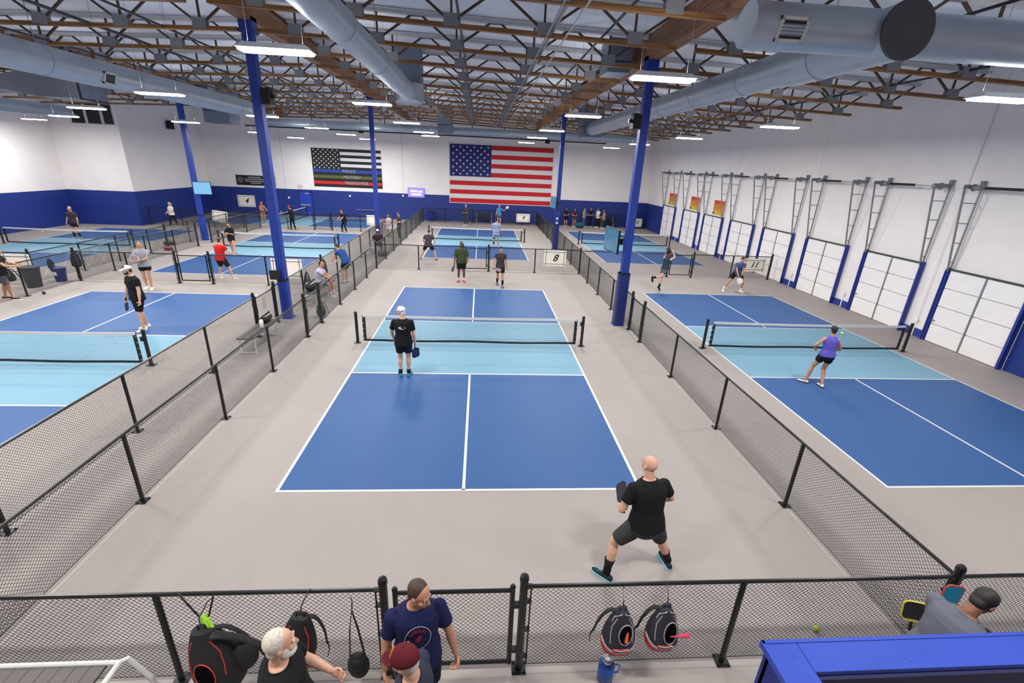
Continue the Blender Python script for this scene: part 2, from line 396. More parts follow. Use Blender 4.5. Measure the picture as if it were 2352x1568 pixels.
# ================================================================ columns
COLS = [(-6.22, 8.95, 'near left', 1.32, .30), (5.13, 8.9, 'near right', 1.85, .36), (-6.4, 24.6, 'far left', 1.0, .30), (5.2, 24.4, 'far right', 1.6, .36), (-16.75, 23.7, 'leftmost', 1.5, .32)]
CLAB = {'near left': 'tall blue steel column beside the bench aisle, left of the centre court', 'near right': 'tall blue padded steel column right of the centre court net',
        'far left': 'blue steel column at the far end of the bench aisle left of the flag', 'far right': 'blue steel column standing just right of the big flag', 'leftmost': 'blue steel column by the far left court'}
for x, y, nm, ph, pw in COLS:
    top = zchord(x) + 0.25
    t = thing('steel_column', CLAB[nm], 'column', (x, y, 0), 0, 'blue steel roof columns')
    w = 0.24
    obj('shaft', MB().box((0, 0, top / 2), (w, w, top)), M_col, t)
    obj('base_plate', MB().box((0, 0, 0.012), (w + .16, w + .16, 0.024)), M_col, t)
    obj('saddle', MB().box((0, 0, top - 0.1), (w + .1, w + .14, 0.4)), M_col, t)
    pm = MB(); c = pw / 2; b_ = .05
    pm.prism([(-c + b_, -c), (c - b_, -c), (c, -c + b_), (c, c - b_), (c - b_, c), (-c + b_, c), (-c, c - b_), (-c, -c + b_)], 0.02, ph)
    p = obj('pad', pm, M_pad if 'right' in nm else M_col, t); p['label'] = 'padded wrap round the column foot'
    obj('pad_strap', MB().prism([(-c + b_, -c - .004), (c - b_, -c - .004), (c + .004, -c + b_), (c + .004, c - b_), (c - b_, c + .004), (-c + b_, c + .004), (-c - .004, c - b_), (-c - .004, -c + b_)], ph - .06, ph), M_rubber, p)
    if nm == 'far right':
        for z in (2.0, 1.72): obj('sticker', MB().box((0, -w / 2 - .004, z), (.12, .004, .12)), M_fabricwhite, t)
# ================================================================ glulam beams
for x, zb_, lab in ((-6.22, 8.47, 'left of the centre court'), (5.13, 8.13, 'right of the centre court'), (-16.75, 8.14, 'over the far left aisle')):
    dp = zdeck(x) - zb_
    t = thing('glulam_beam', 'long brown laminated timber roof beam running away on the column row ' + lab, 'beam', (x, (YF + YB) / 2, zb_), 0, 'laminated timber roof beams')
    L = YB - YF - .1; nl = max(3, int(dp / 0.16))
    for k in range(nl):
        h = dp / nl
        obj('lamination', MB().box((0, 0, h * (k + .5)), (0.34 - (0.006 if k % 2 else 0), L, h - .003)), M_glulam, t)
# ================================================================ open-web roof trusses
BAYS = [(-27.95, -16.95, 'over the far left court', 'far left bay'), (-16.55, -6.42, 'over the left courts', 'left bay'), (-6.02, 4.93, 'over the centre courts', 'centre bay'), (5.33, 15.75, 'over the courts by the dock doors', 'right bay')]
ROWS = [11.34 + 2.44 * k for k in range(-3, 11)]
TD = 0.86
M_topchord = mat('top_chord_paint', rgb(186, 186, 190), .7)
for xa, xb, lab, bn in BAYS:
    parts = []
    L = xb - xa; zb = lambda x: zchord(x)
    bot0, bot1 = (xa + 0.05, xb - 0.05)
    if bn == 'right bay': bot1 = xb - 0.45
    pm = MB(); pm.bar((bot0, 0, zb(bot0) + .045), (bot1, 0, zb(bot1) + .045), 0.14, 0.09); parts.append(('bottom_chord', pm, M_chord))
    pm = MB(); pm.bar((xa, 0, zb(xa) + TD - .05), (xb, 0, zb(xb) + TD - .05), 0.14, 0.09); parts.append(('top_chord', pm, M_topchord))
    n = 5; pw = L / n
    for i in range(n):
        xc = xa + pw * (i + .5); z0 = zb(xc) + .12
        parts.append(('gusset_plate', MB().box((xc, 0, zb(xc) + .15), (0.36, 0.17, 0.26)), M_plate))
        for s in (-1, 1):
            xt = xc + s * (pw / 2 - .16); zt = zb(xt) + TD - .1
            parts.append(('web_diagonal', MB().bar((xc + s * .08, 0, z0 + .05), (xt, 0, zt), 0.05, 0.055), M_web))
        parts.append(('web_post', MB().bar((xc, 0, z0 + .05), (xc, 0, zb(xc) + TD - .08), 0.045, 0.05), M_web))
        if i: 
            xt = xa + pw * i; parts.append(('top_clip', MB().bar((xt - .18, 0, zb(xt) + TD - .1), (xt + .18, 0, zb(xt) + TD - .1), 0.06, 0.04), M_plate))
    meshes = []
    for nm, m, ma in parts:
        me = m.mesh(nm); me.materials.append(ma); meshes.append((nm, me))
    for r, y in enumerate(ROWS):
        if bn == 'far left bay' and y > YRET - .2: continue
        t = thing('roof_truss', 'open-web roof truss %s, %s row from the camera' % (lab, ORD[r]), 'truss', (0, y, 0), 0, 'roof trusses of the ' + bn)
        for nm, me in meshes: inst(nm, me, t)
# ================================================================ ducts
def duct_run(pts, r, label, seams=True, cap0=True, collar=1.6, grille=None, name='round_duct', ring=True):
    p0, p1 = Vector(pts[0]), Vector(pts[-1])
    t = thing(name, label, 'duct', (0, 0, 0))
    m = MB(); m.path(pts, r if isinstance(r, list) else [r] * len(pts), 28, True)
    b = obj('duct_body', m, M_duct, t); smooth_angle(b, 50)
    rr = r if not isinstance(r, list) else r[0]
    if ring:
        d = (p1 - p0); L = d.length; d.normalize(); k = collar
        while k < L - .2:
            c = p0 + d * k
            # radius at k
            rad = rr
            if isinstance(r, list):
                acc = 0
                for a in range(len(pts) - 1):
                    sl = (Vector(pts[a + 1]) - Vector(pts[a])).length
                    if acc <= k <= acc + sl: rad = r[a] + (r[a + 1] - r[a]) * (k - acc) / max(sl, 1e-6)
                    acc += sl
            c1 = obj('duct_collar', MB().path([c - d * .03, c + d * .03], [rad + .012] * 2, 28), M_duct, t); smooth_angle(c1, 50)
            top = zdeck(c.x)
            obj('hanger_rod', MB().tube((c.x, c.y, c.z + rad), (c.x, c.y, top), 0.008, n=5), M_conduit, t)
            k += collar * 1.5
    return t
def grille_on(parent, c, u, v, w, h, nrm):
    u = Vector(u).normalized(); v = Vector(v).normalized(); n = Vector(nrm).normalized(); c = Vector(c); R = Matrix((u, v, n)).transposed()
    g = obj('air_grille', MB().box(c, (w, h, .03), R), M_dark, parent)
    f = MB()
    for s in (-1, 1):
        f.box(c + u * (s * w / 2), (.05, h + .05, .06), R); f.box(c + v * (s * h / 2), (w + .05, .05, .06), R)
    obj('grille_frame', f, M_alu_white, g)
    for k in range(6): obj('louvre', MB().box(c + v * (h * ((k + .5) / 6 - .5)) + n * .02, (w, .012, .02), R), M_ductbox, g)
t = duct_run([(6.98, 1.95, 7.4), (6.98, 4.6, 7.4), (6.98, 5.4, 7.4), (6.98, 24.5, 7.4)], [.42, .42, .36, .36], 'long silver round duct running away over the right courts', collar=1.9)
obj('end_cap', MB().tube((6.98, 1.93, 7.4), (6.98, 1.98, 7.4), .435, n=28), mat('cap_dark', rgb(88, 90, 94), .6, .5), t)
t = duct_run([(4.5, 2.35, 7.42), (15.6, 2.35, 7.42)], .34, 'silver round cross duct with a square grille at the top right', collar=2.6)
grille_on(t, (5.12, 2.35 - .30, 7.32), (1, 0, 0), (0, -.35, .94), .42, .3, (0, -.94, -.35))
t = duct_run([(-2.5, -8, 7.45), (-2.5, 12.6, 7.45)], .30, 'slim silver round duct over the left edge of the centre court', collar=2.2)
e = MB(); e.rings([[Vector((-2.5 + sx * (.27 + .25 * k), 12.5 + .7 * k, 7.45 + sz * (.27 + .05 * k))) for sx, sz in ((-1, -1), (1, -1), (1, 1), (-1, 1))] for k in (0, 1)]); obj('transition', e, M_duct, t)
t = duct_run([(-11.9, 3.0, 7.27), (-11.9, 21.0, 7.27)], .39, 'thick silver round duct with a grille over the left courts', collar=2.4)
grille_on(t, (-11.9 + .36, 11.0, 7.13), (0, 1, 0), (.3, 0, .95), .45, .3, (.95, 0, -.3))
t = duct_run([(-23.2, 10, 6.85), (-23.2, 24.2, 6.85)], .32, 'silver round duct near the ceiling of the far left court', collar=2.4)
t = duct_run([(-16.9, 35.2, 7.52), (13.2, 35.2, 7.52)], .28, 'silver round duct crossing the hall in front of the back wall', collar=3.0)
def box_duct(x0, x1, y0, y1, z0, label, band=None):
    zt = min(zdeck(x0), zdeck(x1)); t = thing('square_duct', label, 'duct', ((x0 + x1) / 2, (y0 + y1) / 2, z0), 0)
    w, d = x1 - x0, y1 - y0; H = zt - z0; n = 3
    for k in range(n):
        obj('duct_section', MB().box((0, 0, H * (k + .5) / n), (w, d, H / n - .012)), M_ductbox, t)
        if k: obj('flange', MB().box((0, 0, H * k / n), (w + .05, d + .05, .035)), M_dark if k == 1 else M_ductbox, t)
    return t
box_duct(-3.1, -2.1, 13.3, 14.3, 7.15, 'square metal duct drop at the end of the slim centre duct')
box_duct(-3.2, -2.1, 33.0, 34.0, 7.2, 'square metal duct drop near the back wall left of the flag')
box_duct(6.4, 7.7, 24.6, 25.9, 6.95, 'square metal duct drop at the end of the long right duct')
box_duct(4.0, 4.7, 9.6, 10.6, 7.9, 'dark square unit tucked beside the right timber beam')
box_duct(-16.5, -15.0, 25.5, 26.8, 6.75, 'square metal duct box left of the leftmost blue column')
t = thing('square_duct', 'large grey metal plenum hanging at the far left of the ceiling', 'duct', (-15.95, 15.2, 6.82), 0)
obj('plenum', MB().box((0, 0, .45), (1.7, 1.3, .9)), M_ductbox, t)
pl = MB(); pl.rings([[Vector((-.85 - 1.0 * k, sy * (.65 - .1 * k), .45 + sz * (.45 - .15 * k))) for sy, sz in ((-1, -1), (1, -1), (1, 1), (-1, 1))] for k in (0, 1)]); obj('transition', pl, M_ductbox, t)
obj('side_branch', MB().box((-3.2, 0, .45), (2.7, 1.1, .55)), M_ductbox, t)
for s in (-.8, .8): obj('hanger_rod', MB().tube((s, 0, .9), (s, 0, zdeck(-15.95) - 6.82), .01, n=5), M_conduit, t)
obj('flange', MB().box((.8, 0, .45), (.05, 1.4, 1.0)), M_dark, t)
# ================================================================ sprinkler pipes and conduits below the deck
for x, z, r, y0, y1, lab, ma in ((-0.36, 8.22, .03, YF + 1, 37.6, 'thin black sprinkler pipe along the middle of the centre bay roof', M_pipe), (3.1, 8.12, .032, YF + 1, 37.6, 'black sprinkler pipe over the right half of the centre court', M_pipe),
        (1.86, 8.15, .045, YF + 1, 37.6, 'dark grey service pipe over the centre line of the centre court', M_conduit), (2.06, 7.86, .018, YF + 1, 27, 'thin pale conduit hanging under the trusses over the centre court', M_alu),
        (1.7, 8.0, .02, YF + 1, 37.0, 'thin grey conduit beside the dark service pipe over the centre court', M_conduit), (-8.4, 8.2, .03, YF + 1, 37.6, 'black sprinkler pipe just left of the left timber beam', M_pipe), (-10.3, 8.18, .04, YF + 1, 37.6, 'thick black sprinkler pipe over the left courts', M_pipe),
        (-13.2, 8.1, .03, YF + 1, 37.6, 'black sprinkler pipe over the left sideline of the left courts', M_pipe), (8.9, 7.98, .03, YF + 1, 37.6, 'black sprinkler pipe above the long right duct', M_pipe), (12.6, 7.86, .03, YF + 1, 37.6, 'black sprinkler pipe nearest the dock doors', M_pipe), (-20.5, 7.95, .03, YF + 1, 28, 'black sprinkler pipe over the far left court', M_pipe)):
    t = thing('ceiling_pipe', lab, 'pipe', (x, 0, 0))
    obj('pipe', MB().tube((0, y0, z), (0, y1, z), r, n=8), ma, t)
    for y in range(4, 36, 5): obj('pipe_hanger', MB().tube((0, y, z), (0, y, zdeck(x)), .006, n=4), M_conduit, t)
t = thing('ceiling_pipe', 'black pipe running along the top of the back wall', 'pipe', (0, 0, 0))
obj('pipe', MB().path([(-19.5, 37.3, 7.28), (-9.5, 37.3, 7.28), (-1.3, 37.3, 7.28), (5.4, 37.3, 7.26), (11.2, 37.3, 7.24)], .055, 8), M_pipe, t)
obj('riser', MB().path([(-.6, 37.3, 7.28), (-.6, 37.3, 8.85)], .04, 8), M_pipe, t); obj('riser', MB().path([(2.1, 36.2, 8.0), (2.1, 36.2, 7.5), (3.6, 36.6, 7.5), (3.6, 37.3, 7.5), (3.6, 37.3, 7.26)], .045, 8), M_pipe, t)
for x in (-18.6, -14, -8): obj('riser', MB().path([(x, 37.3, 7.28), (x, 37.3, 8.7)], .035, 8), M_pipe, t)
# ================================================================ high-bay lamps
LZ = 6.72
LAMPS = {
 'over the left side of the centre courts': (-3.3, [-4.6, 3.0, 10.4, 17.7, 24.5, 28.5]),
 'over the right side of the centre courts': (3.6, [-4.6, 3.4, 10.7, 18.0, 24.4, 31.5]),
 'over the courts by the dock doors': (10.0, [-4.4, 2.85, 9.8, 16.9, 24.2, 30.9]),
 'over the left courts near the bench aisle': (-8.8, [-4.6, 2.0, 8.8, 15.3, 22.0, 27.9, 34.0]),
 'over the left courts near their far sideline': (-14.3, [0.5, 7.0, 13.5, 19.6, 27.5, 34.0]),
 'over the far left court': (-19.9, [6.5, 13.0, 19.6]),
 'added to brighten the left wall': (-25.2, [12.0, 24.3]),  # invented lamps, added for the bright patches on the left walls
}
def lamp_meshes():
    w, d = 1.22, 0.40
    h = MB(); h.add([(-w / 2, -d / 2, 0), (w / 2, -d / 2, 0), (w / 2, d / 2, 0), (-w / 2, d / 2, 0), (-w / 2 + .1, -d / 2 + .09, .09), (w / 2 - .1, -d / 2 + .09, .09), (w / 2 - .1, d / 2 - .09, .09), (-w / 2 + .1, d / 2 - .09, .09)],
                    [(0, 3, 2, 1), (4, 5, 6, 7), (0, 1, 5, 4), (1, 2, 6, 5), (2, 3, 7, 6), (3, 0, 4, 7)])
    l = MB(); c = .05; l.prism([(-w / 2 + c + .02, -d / 2 + .02), (w / 2 - c - .02, -d / 2 + .02), (w / 2 - .02, -d / 2 + c + .02), (w / 2 - .02, d / 2 - c - .02), (w / 2 - c - .02, d / 2 - .02), (-w / 2 + c + .02, d / 2 - .02), (-w / 2 + .02, d / 2 - c - .02), (-w / 2 + .02, -d / 2 + c + .02)], -.035, 0.001)
    hm = h.mesh('housing'); hm.materials.append(M_lampwhite); lm = l.mesh('lens'); lm.materials.append(M_lamp)
    return hm, lm
HM, LM = lamp_meshes()
AL = bpy.data.lights.new('lamp_light', 'AREA'); AL.shape = 'RECTANGLE'; AL.size = 1.1; AL.size_y = 0.34; AL.energy = LAMP_W; AL.color = LAMP_COL
AU = bpy.data.lights.new('lamp_uplight', 'AREA'); AU.shape = 'RECTANGLE'; AU.size = 1.0; AU.size_y = 0.2; AU.energy = LAMP_W * 0.065; AU.color = LAMP_COL
def lamp(x, y, z, label):
    t = thing('high_bay_lamp', label, 'lamp', (x, y, z), 0, 'linear high-bay lamps')
    inst('housing', HM, t); inst('lens', LM, t)
    for s in (-.45, .45):
        obj('hanger_wire', MB().tube((s, 0, .09), (s, 0, zdeck(x + s) - z), .004, n=4), M_conduit, t)
    up = bpy.data.objects.new('lamp_uplight', AU); C.objects.link(up); up.parent = t; up.location = (0, 0, .12); up.rotation_euler = (PI, 0, 0)
    lo = bpy.data.objects.new('lamp_light', AL); C.objects.link(lo); lo.parent = t; lo.location = (0, 0, -.05)
for row, (x, ys) in LAMPS.items():
    for k, y in enumerate(ys):
        lamp(x, y, LZ + (0.04 if -7 < x < 7 else -.06 if x > 7 else -.15 if x > -12 else -.3), 'glowing linear lamp %s, %s from the camera end' % (row, ORD[k]))

# ================================================================ painted courts
CW, CL, NV = 6.096, 13.411, 2.134
def court(cx, cy, rz, label):
    t = thing('pickleball_court', label, 'court', (cx, cy, 0), rz)
    h = 0.0015; hw = CW / 2; hl = CL / 2
    for s in (-1, 1):
        for q in (-1, 1):
            y0, y1 = NV, hl
            obj('service_area', MB().box((q * hw / 2, s * (y0 + y1) / 2, h / 2 + .0005), (hw, y1 - y0, h)), M_court, t)
    obj('kitchen_area', MB().box((0, 0, h / 2 + .0005), (CW, 2 * NV, h)), M_kitchen, t)
    lw = 0.0508; z = 0.003
    def line(nm, c, d): obj(nm, MB().box((c[0], c[1], z), (d[0], d[1], .002)), M_line, t)
    for s in (-1, 1):
        line('sideline', (s * (hw - lw / 2), 0), (lw, CL)); line('baseline', (0, s * (hl - lw / 2)), (CW - 2 * lw, lw))
        line('kitchen_line', (0, s * (NV - lw / 2)), (CW - 2 * lw, lw)); line('centre_line', (0, s * (NV + hl) / 2), (lw, hl - NV - lw))
    return t
NETMESH = None
def net(cx, cy, rz, label, zc=0.0):
    global NETMESH
    t = thing('pickleball_net', label, 'net', (cx, cy, zc), rz)
    W2 = 3.36; Wn = 3.17
    for s in (-1, 1):
        p = MB(); p.tube((s * W2, 0, .01), (s * W2, 0, .93), .043, n=12)
        po = obj('post', p, M_black, t); smooth_angle(po)
        obj('post_cap', MB().lathe([(.047, .93), (.047, .95), (.034, .968), (.008, .975)], 12, (s * W2, 0, 0)), M_black, po)
        obj('base_plate', MB().prism([(s * W2 + x, y) for x, y in ((-.1, -.07), (.1, -.07), (.1, .07), (-.1, .07))], .002, .016), M_black, po)
        obj('side_band', MB().box((s * (Wn - .03), 0, .47), (.09, .012, .80)), M_black, t)
        for k in range(5): obj('lacing', MB().tube((s * (Wn - .03), -.009, .15 + k * .155), (s * (W2 - .03), 0, .12 + k * .155), .006, n=5), M_alu, t)
        if s > 0: obj('crank_winch', MB().box((s * (W2 - .05), 0, .72), (.07, .09, .12)), M_black, po)
    tp = MB(); n = 12
    def sag(x): return .88 - .03 * (1 - (x / Wn) ** 2)
    rings = []
    for k in range(n + 1):
        x = -Wn + 2 * Wn * k / n; zz = sag(x); rings.append([Vector((x, -.008, zz - .07)), Vector((x, .008, zz - .07)), Vector((x, .008, zz)), Vector((x, -.008, zz))])
    tp.rings(rings); obj('top_tape', tp, M_line, t)
    bt = MB(); rings = []
    for k in range(n + 1):
        x = -Wn + 2 * Wn * k / n; zz = .085 + .01 * math.cos(k * 1.1); rings.append([Vector((x, -.007, zz - .03)), Vector((x, .007, zz - .03)), Vector((x, .007, zz + .03)), Vector((x, -.007, zz + .03))])
    bt.rings(rings); obj('bottom_band', bt, M_black, t)
    if NETMESH is None:
        m = MB(); st = .045
        k = -Wn + .02
        while k < Wn - .02: m.tube((k, 0, .1), (k, 0, sag(k) - .06), .0019, n=3, caps=False); k += st
        z = .13
        while z < .82: m.tube((-Wn, .001, z), (Wn, .001, z), .0019, n=3, caps=False); z += st
        NETMESH = m.mesh('netting'); NETMESH.materials.append(M_wire)
    o = inst('netting', NETMESH, t); o['kind'] = 'stuff'
    return t
hl = CL / 2
CT = [(0, hl, 0, 'centre court nearest the camera with the bald player behind its baseline', 'net of the centre court nearest the camera'),
      (10.6, hl, 0, 'near right court beside the dock doors where the woman in purple stands', 'net right in front of the woman in the purple top'),
      (0.0, 20.1 + hl, 0, 'far centre court below the big flag', 'net of the far centre court below the big flag'),
      (10.65, 20.1 + hl, 0, 'far right court beside the dock doors', 'net of the far right court beside the dock doors'),
      (-11.4, -1.8 + hl, 0, 'near left court cut by the left picture edge', 'net at the left picture edge in front of the man with the white cap'),
      (-11.4, 14.8 + hl, 0, 'second left court where the man in red plays', 'net of the second left court beyond the man in red'),
      (-22.2, 13.9 + hl, 0, 'far left court along the left blue wall', 'net of the far left court along the left blue wall'),
      (-15.4, 34.35, PI / 2, 'sideways court against the back wall under the black flag', 'sideways net in front of the blue exit door')]
for cx, cy, rz, l1, l2 in CT:
    court(cx, cy, rz, 'blue ' + l1); net(cx, cy, rz, 'black ' + l2)
# ================================================================ chain-link fences
FH = 1.2
CH = {}
def chain_mesh(w, h=1.13, pitch=0.0525):
    k = (round(w, 2), round(h, 2))
    if k in CH: return CH[k]
    m = MB(); r = .0025; q = pitch
    t = -h
    while t < w:
        a = max(0, t); b = min(w, t + h)
        if b > a + .005: m.tube((a, -.0016, a - t), (b, -.0016, b - t), r, n=3, caps=False)
        t += q
    t = 0.0
    while t < w + h:
        a = max(0, t - h); b = min(w, t)
        if b > a + .005: m.tube((a, .0016, t - a), (b, .0016, t - b), r, n=3, caps=False)
        t += q
    me = m.mesh('chain_link'); me.materials.append(M_wire); CH[k] = me; return me
POST = {}
def post_mesh(r, h, dome):
    k = (r, h, dome)
    if k not in POST:
        m = MB(); m.tube((0, 0, 0.012), (0, 0, h), r, n=10); m.box((0, 0, .006), (.15, .15, .012))
        if dome: m.lathe([(r * 1.12, h - .03), (r * 1.15, h), (r * .95, h + .03), (r * .5, h + .05), (r * .1, h + .056)], 10)
        for sx in (-.055, .055):
            for sy in (-.055, .055): m.tube((sx, sy, .01), (sx, sy, .028), .012, n=6)
        me = m.mesh('post', False); me.materials.append(M_black); POST[k] = me
    return POST[k]
def fence(p0, p1, posts, label, gates=(), heavy=(), name='chain_link_fence', skip_first=False, skip_last=False):
    """posts: distances along p0->p1; gates: (a,b) spans left open"""
    p0 = Vector((p0[0], p0[1], 0)); p1 = Vector((p1[0], p1[1], 0)); d = p1 - p0; L = d.length; ang = math.atan2(d.y, d.x)
    t = thing(name, label, 'fence', p0, ang)
    posts = sorted(posts)
    hv = set(round(h, 2) for h in heavy) | set(round(x, 2) for g in gates for x in g)
    for i, s in enumerate(posts):
        if (i == 0 and skip_first) or (i == len(posts) - 1 and skip_last): continue
        big = round(s, 2) in hv
        inst('post', post_mesh(.042, 1.31, True) if big else post_mesh(.03, 1.2, False), t, (s, 0, 0))
    for a, b in zip(posts[:-1], posts[1:]):
        if any(abs(a - g[0]) < .02 and abs(b - g[1]) < .02 for g in gates): continue
        bay = obj('top_rail', MB().tube((a, 0, FH), (b, 0, FH), .0215, n=8, caps=False), M_black, t)
        inst('chain_link', chain_mesh(b - a - .05), t, (a + .025, 0, .06))
        obj('tension_wire', MB().tube((a, 0, .07), (b, 0, .07), .004, n=4, caps=False), M_wire, t)
        for e, ss in ((a, 1), (b, -1)):
            if round(e, 2) in hv:
                obj('tension_bar', MB().bar((e + ss * .075, 0, .06), (e + ss * .075, 0, 1.18), .008, .016), M_black, t)
                for z in (.2, .6, 1.0, 1.2): obj('tension_band', MB().box((e + ss * .04, 0, z), (.09, .05, .022)), M_black, t)
    return t
def gate(p0, p1, label):
    p0 = Vector((p0[0], p0[1], 0)); p1 = Vector((p1[0], p1[1], 0)); d = p1 - p0; L = d.length; ang = math.atan2(d.y, d.x)
    t = thing('chain_link_gate', label, 'gate', p0, ang)
    a, b = .11, L - .11
    for s in (a, b):
        po = obj('gate_stile', MB().tube((s, 0, .1), (s, 0, 1.2), .026, n=10), M_black, t)
        obj('stile_cap', MB().lathe([(.03, 1.19), (.03, 1.2), (.02, 1.22), (.005, 1.226)], 10, (s, 0, 0)), M_black, po)
    obj('top_tube', MB().tube((a, 0, 1.15), (b, 0, 1.15), .022, n=8), M_black, t)
    obj('bottom_tube', MB().tube((a, 0, .12), (b, 0, .12), .022, n=8), M_black, t)
    inst('chain_link', chain_mesh(b - a - .04, 1.02), t, (a + .02, 0, .12))
    for z in (.3, .95):
        obj('hinge', MB().box((b + .05, 0, z), (.13, .05, .05)), M_black, t)
    lt = MB(); lt.box((a - .05, 0, .78), (.13, .06, .04)); lt.tube((a - .03, -.04, .7), (a - .03, -.04, .86), .012, n=6)
    obj('latch', lt, M_black, t)
    return t
def span(a, b, step=2.44): 
    n = max(1, round((b - a) / step)); return [a + (b - a) * k / n for k in range(n + 1)]
FY = -2.92; XA, XB_, XC = -4.95, -6.34, 5.36
def dist(l, o): return [x - o for x in l]
# front fence (nearest the camera), gate in the middle
fp = [-6.34, -4.95, -2.79, -0.68, 0.70, 2.99, 5.36, 7.6, 9.9]
fence((fp[0], FY), (fp[-1], FY), dist(fp, fp[0]), 'black chain-link fence across the front with backpacks hanging on it', gates=[(-.68 - fp[0], .70 - fp[0])], heavy=[5.36 - fp[0]])
gate((-.68, FY), (.70, FY), 'black chain-link gate in the front fence behind the man in the navy shirt')
# fence right of the centre courts
yr = [FY, -.41, 2.01, 4.57, 7.16, 8.36, 10.7, 12.9, 15.0, 17.0, 19.4, 21.9, 24.4, 26.9, 29.4, 31.9, 34.4, 37.0]
fence((XC, FY), (XC, yr[-1]), dist(yr, FY), 'long black chain-link fence between the centre courts and the right courts', gates=[(7.16 - FY, 8.36 - FY)], skip_first=True, heavy=[17.0 - FY])
gate((XC, 7.16), (XC, 8.36), 'black chain-link gate beside the near right blue column')
# bench aisle fences left of the centre courts
ya = [FY, -.18, 2.32, 4.64, 7.12, 8.46, 10.6, 12.75, 14.87, 17.0, 19.4, 21.9, 24.5, 27.0, 29.5, 32.0, 34.5, 37.0]
fence((XA, FY), (XA, ya[-1]), dist(ya, FY), 'long black chain-link fence along the left side of the centre courts', gates=[(7.12 - FY, 8.46 - FY)], skip_first=True, heavy=[17.0 - FY])
gate((XA, 7.12), (XA, 8.46), 'black chain-link gate between the bench aisle and the centre court')
yb = [FY, -.81, 1.82, 4.52, 7.05, 8.45, 10.9, 13.1, 15.2, 17.4, 19.7, 21.9, 23.9, 25.6, 27.5, 29.5]
fence((XB_, FY), (XB_, yb[-1]), dist(yb, FY), 'long black chain-link fence between the bench aisle and the left courts', gates=[(7.05 - FY, 8.45 - FY)], skip_first=True, heavy=[13.1 - FY])
gate((XB_, 7.05), (XB_, 8.45), 'black chain-link gate with a white notice between the bench aisle and the near left court')
# cross fence between near and far centre courts
xm = [-4.95, -2.85, -.62, .66, 3.03, 5.36]
fence((xm[0], 17.0), (xm[-1], 17.0), dist(xm, xm[0]), 'black cross fence between the two centre courts carrying the board 8', gates=[(-.62 - xm[0], .66 - xm[0])], skip_first=True, skip_last=True)
gate((-.62, 17.0), (.66, 17.0), 'black chain-link gate between the two centre courts')
xm = [5.36, 7.7, 9.98, 11.27, 13.4, 15.5]
fence((xm[0], 16.85), (xm[-1], 16.85), dist(xm, xm[0]), 'black cross fence between the two right courts carrying the board 11', gates=[(9.98 - 5.36, 11.27 - 5.36)], skip_first=True, heavy=[15.5 - 5.36])
gate((9.98, 16.85), (11.27, 16.85), 'black chain-link gate between the two right courts')
xm = [-15.95, -14.0, -12.1, -10.78, -8.57, -6.34]
fence((xm[0], 13.1), (xm[-1], 13.1), dist(xm, xm[0]), 'black cross fence between the two left courts near the man in red', gates=[(-12.1 + 15.95, -10.78 + 15.95)], skip_first=True, skip_last=True)
gate((-12.1, 13.1), (-10.78, 13.1), 'black chain-link gate between the two left courts')
xm = [-17.1, -15.95, -13.97, -12.06, -10.8, -8.7, -6.34]
fence((xm[0], 29.5), (xm[-1], 29.5), dist(xm, xm[0]), 'black cross fence in front of the sideways court at the back', gates=[(-12.06 + 17.1, -10.8 + 17.1)], skip_last=True)
gate((-12.06, 29.5), (-10.8, 29.5), 'black chain-link gate in front of the sideways court')
# far left aisle fences
yl = [6.0, 8.4, 10.74, 13.11, 15.0, 17.2, 19.4, 21.5, 22.9, 25.2, 27.4, 29.5]
fence((-15.95, yl[0]), (-15.95, yl[-1]), dist(yl, yl[0]), 'black chain-link fence along the left side of the left courts', skip_last=True, heavy=[13.11 - 6, 21.5 - 6, 22.9 - 6], gates=[(21.5 - 6, 22.9 - 6)])
yl = [12.5, 14.86, 17.0, 19.22, 20.65, 22.75, 25.0, 27.2, 29.5]
fence((-17.1, yl[0]), (-17.1, yl[-1]), dist(yl, yl[0]), 'black chain-link fence along the right side of the far left court', skip_last=True, heavy=[12.5 - 12.5, 20.65 - 12.5])
fence((-26.2, 12.5), (-17.1, 12.5), [0, 2.2, 4.5, 6.8, 9.1], 'black fence across the front of the far left court', skip_last=True)
fence((-23.6, 29.5), (-17.1, 29.5), [0, 2.2, 4.4, 6.5], 'black fence at the far end of the far left court', skip_last=True)
# fence along the back wall
xm = [-4.95, -3.0, -.5, 2.0, 4.0, 5.36]
fence((xm[0], 37.0), (xm[-1], 37.0), dist(xm, xm[0]), 'black chain-link fence under the big flag', skip_first=True, skip_last=True)
fence((11.4, 37.45), (15.7, 37.45), [0, 1.45, 2.9, 4.3], 'short black fence behind the bench at the back right')
# ================================================================ court number boards
def board(x, y, z0, w, h, txt, label, rz=0.0, tilt=0.0, back=False):
    t = thing('number_board', label, 'sign', (x, y, z0), rz, 'white court number boards')
    if tilt: t.rotation_euler = (0, tilt, rz)
    obj('panel', MB().box((0, 0, h / 2), (w, .02, h)), M_fabricwhite, t)
    fr = mat('board_line', rgb(96, 92, 82), .6)
    fm = .1
    for s in (-1, 1):
        obj('frame_line', MB().box((0, -.014, h / 2 + s * (h / 2 - fm)), (w, .012, .022)), fr, t)
        obj('frame_line', MB().box((s * (w / 2 - fm), -.014, h / 2), (.022, .012, h)), fr, t)
        obj('hanging_tie', MB().tube((s * (w / 2 - .08), 0, h), (s * (w / 2 - .08), 0.03, h + .06), .006, n=5), M_black, t)
    if txt:
        me = text_mesh(txt, h * .62, .006, shear=.35, bold=True); me.materials.append(M_ink)
        inst('number', me, t, (0, -.014, h / 2), (PI / 2, 0, 0))
    return t
board(4.04, 16.94, .38, 1.14, .80, '8', 'white board with the number 8 on the cross fence of the centre courts')
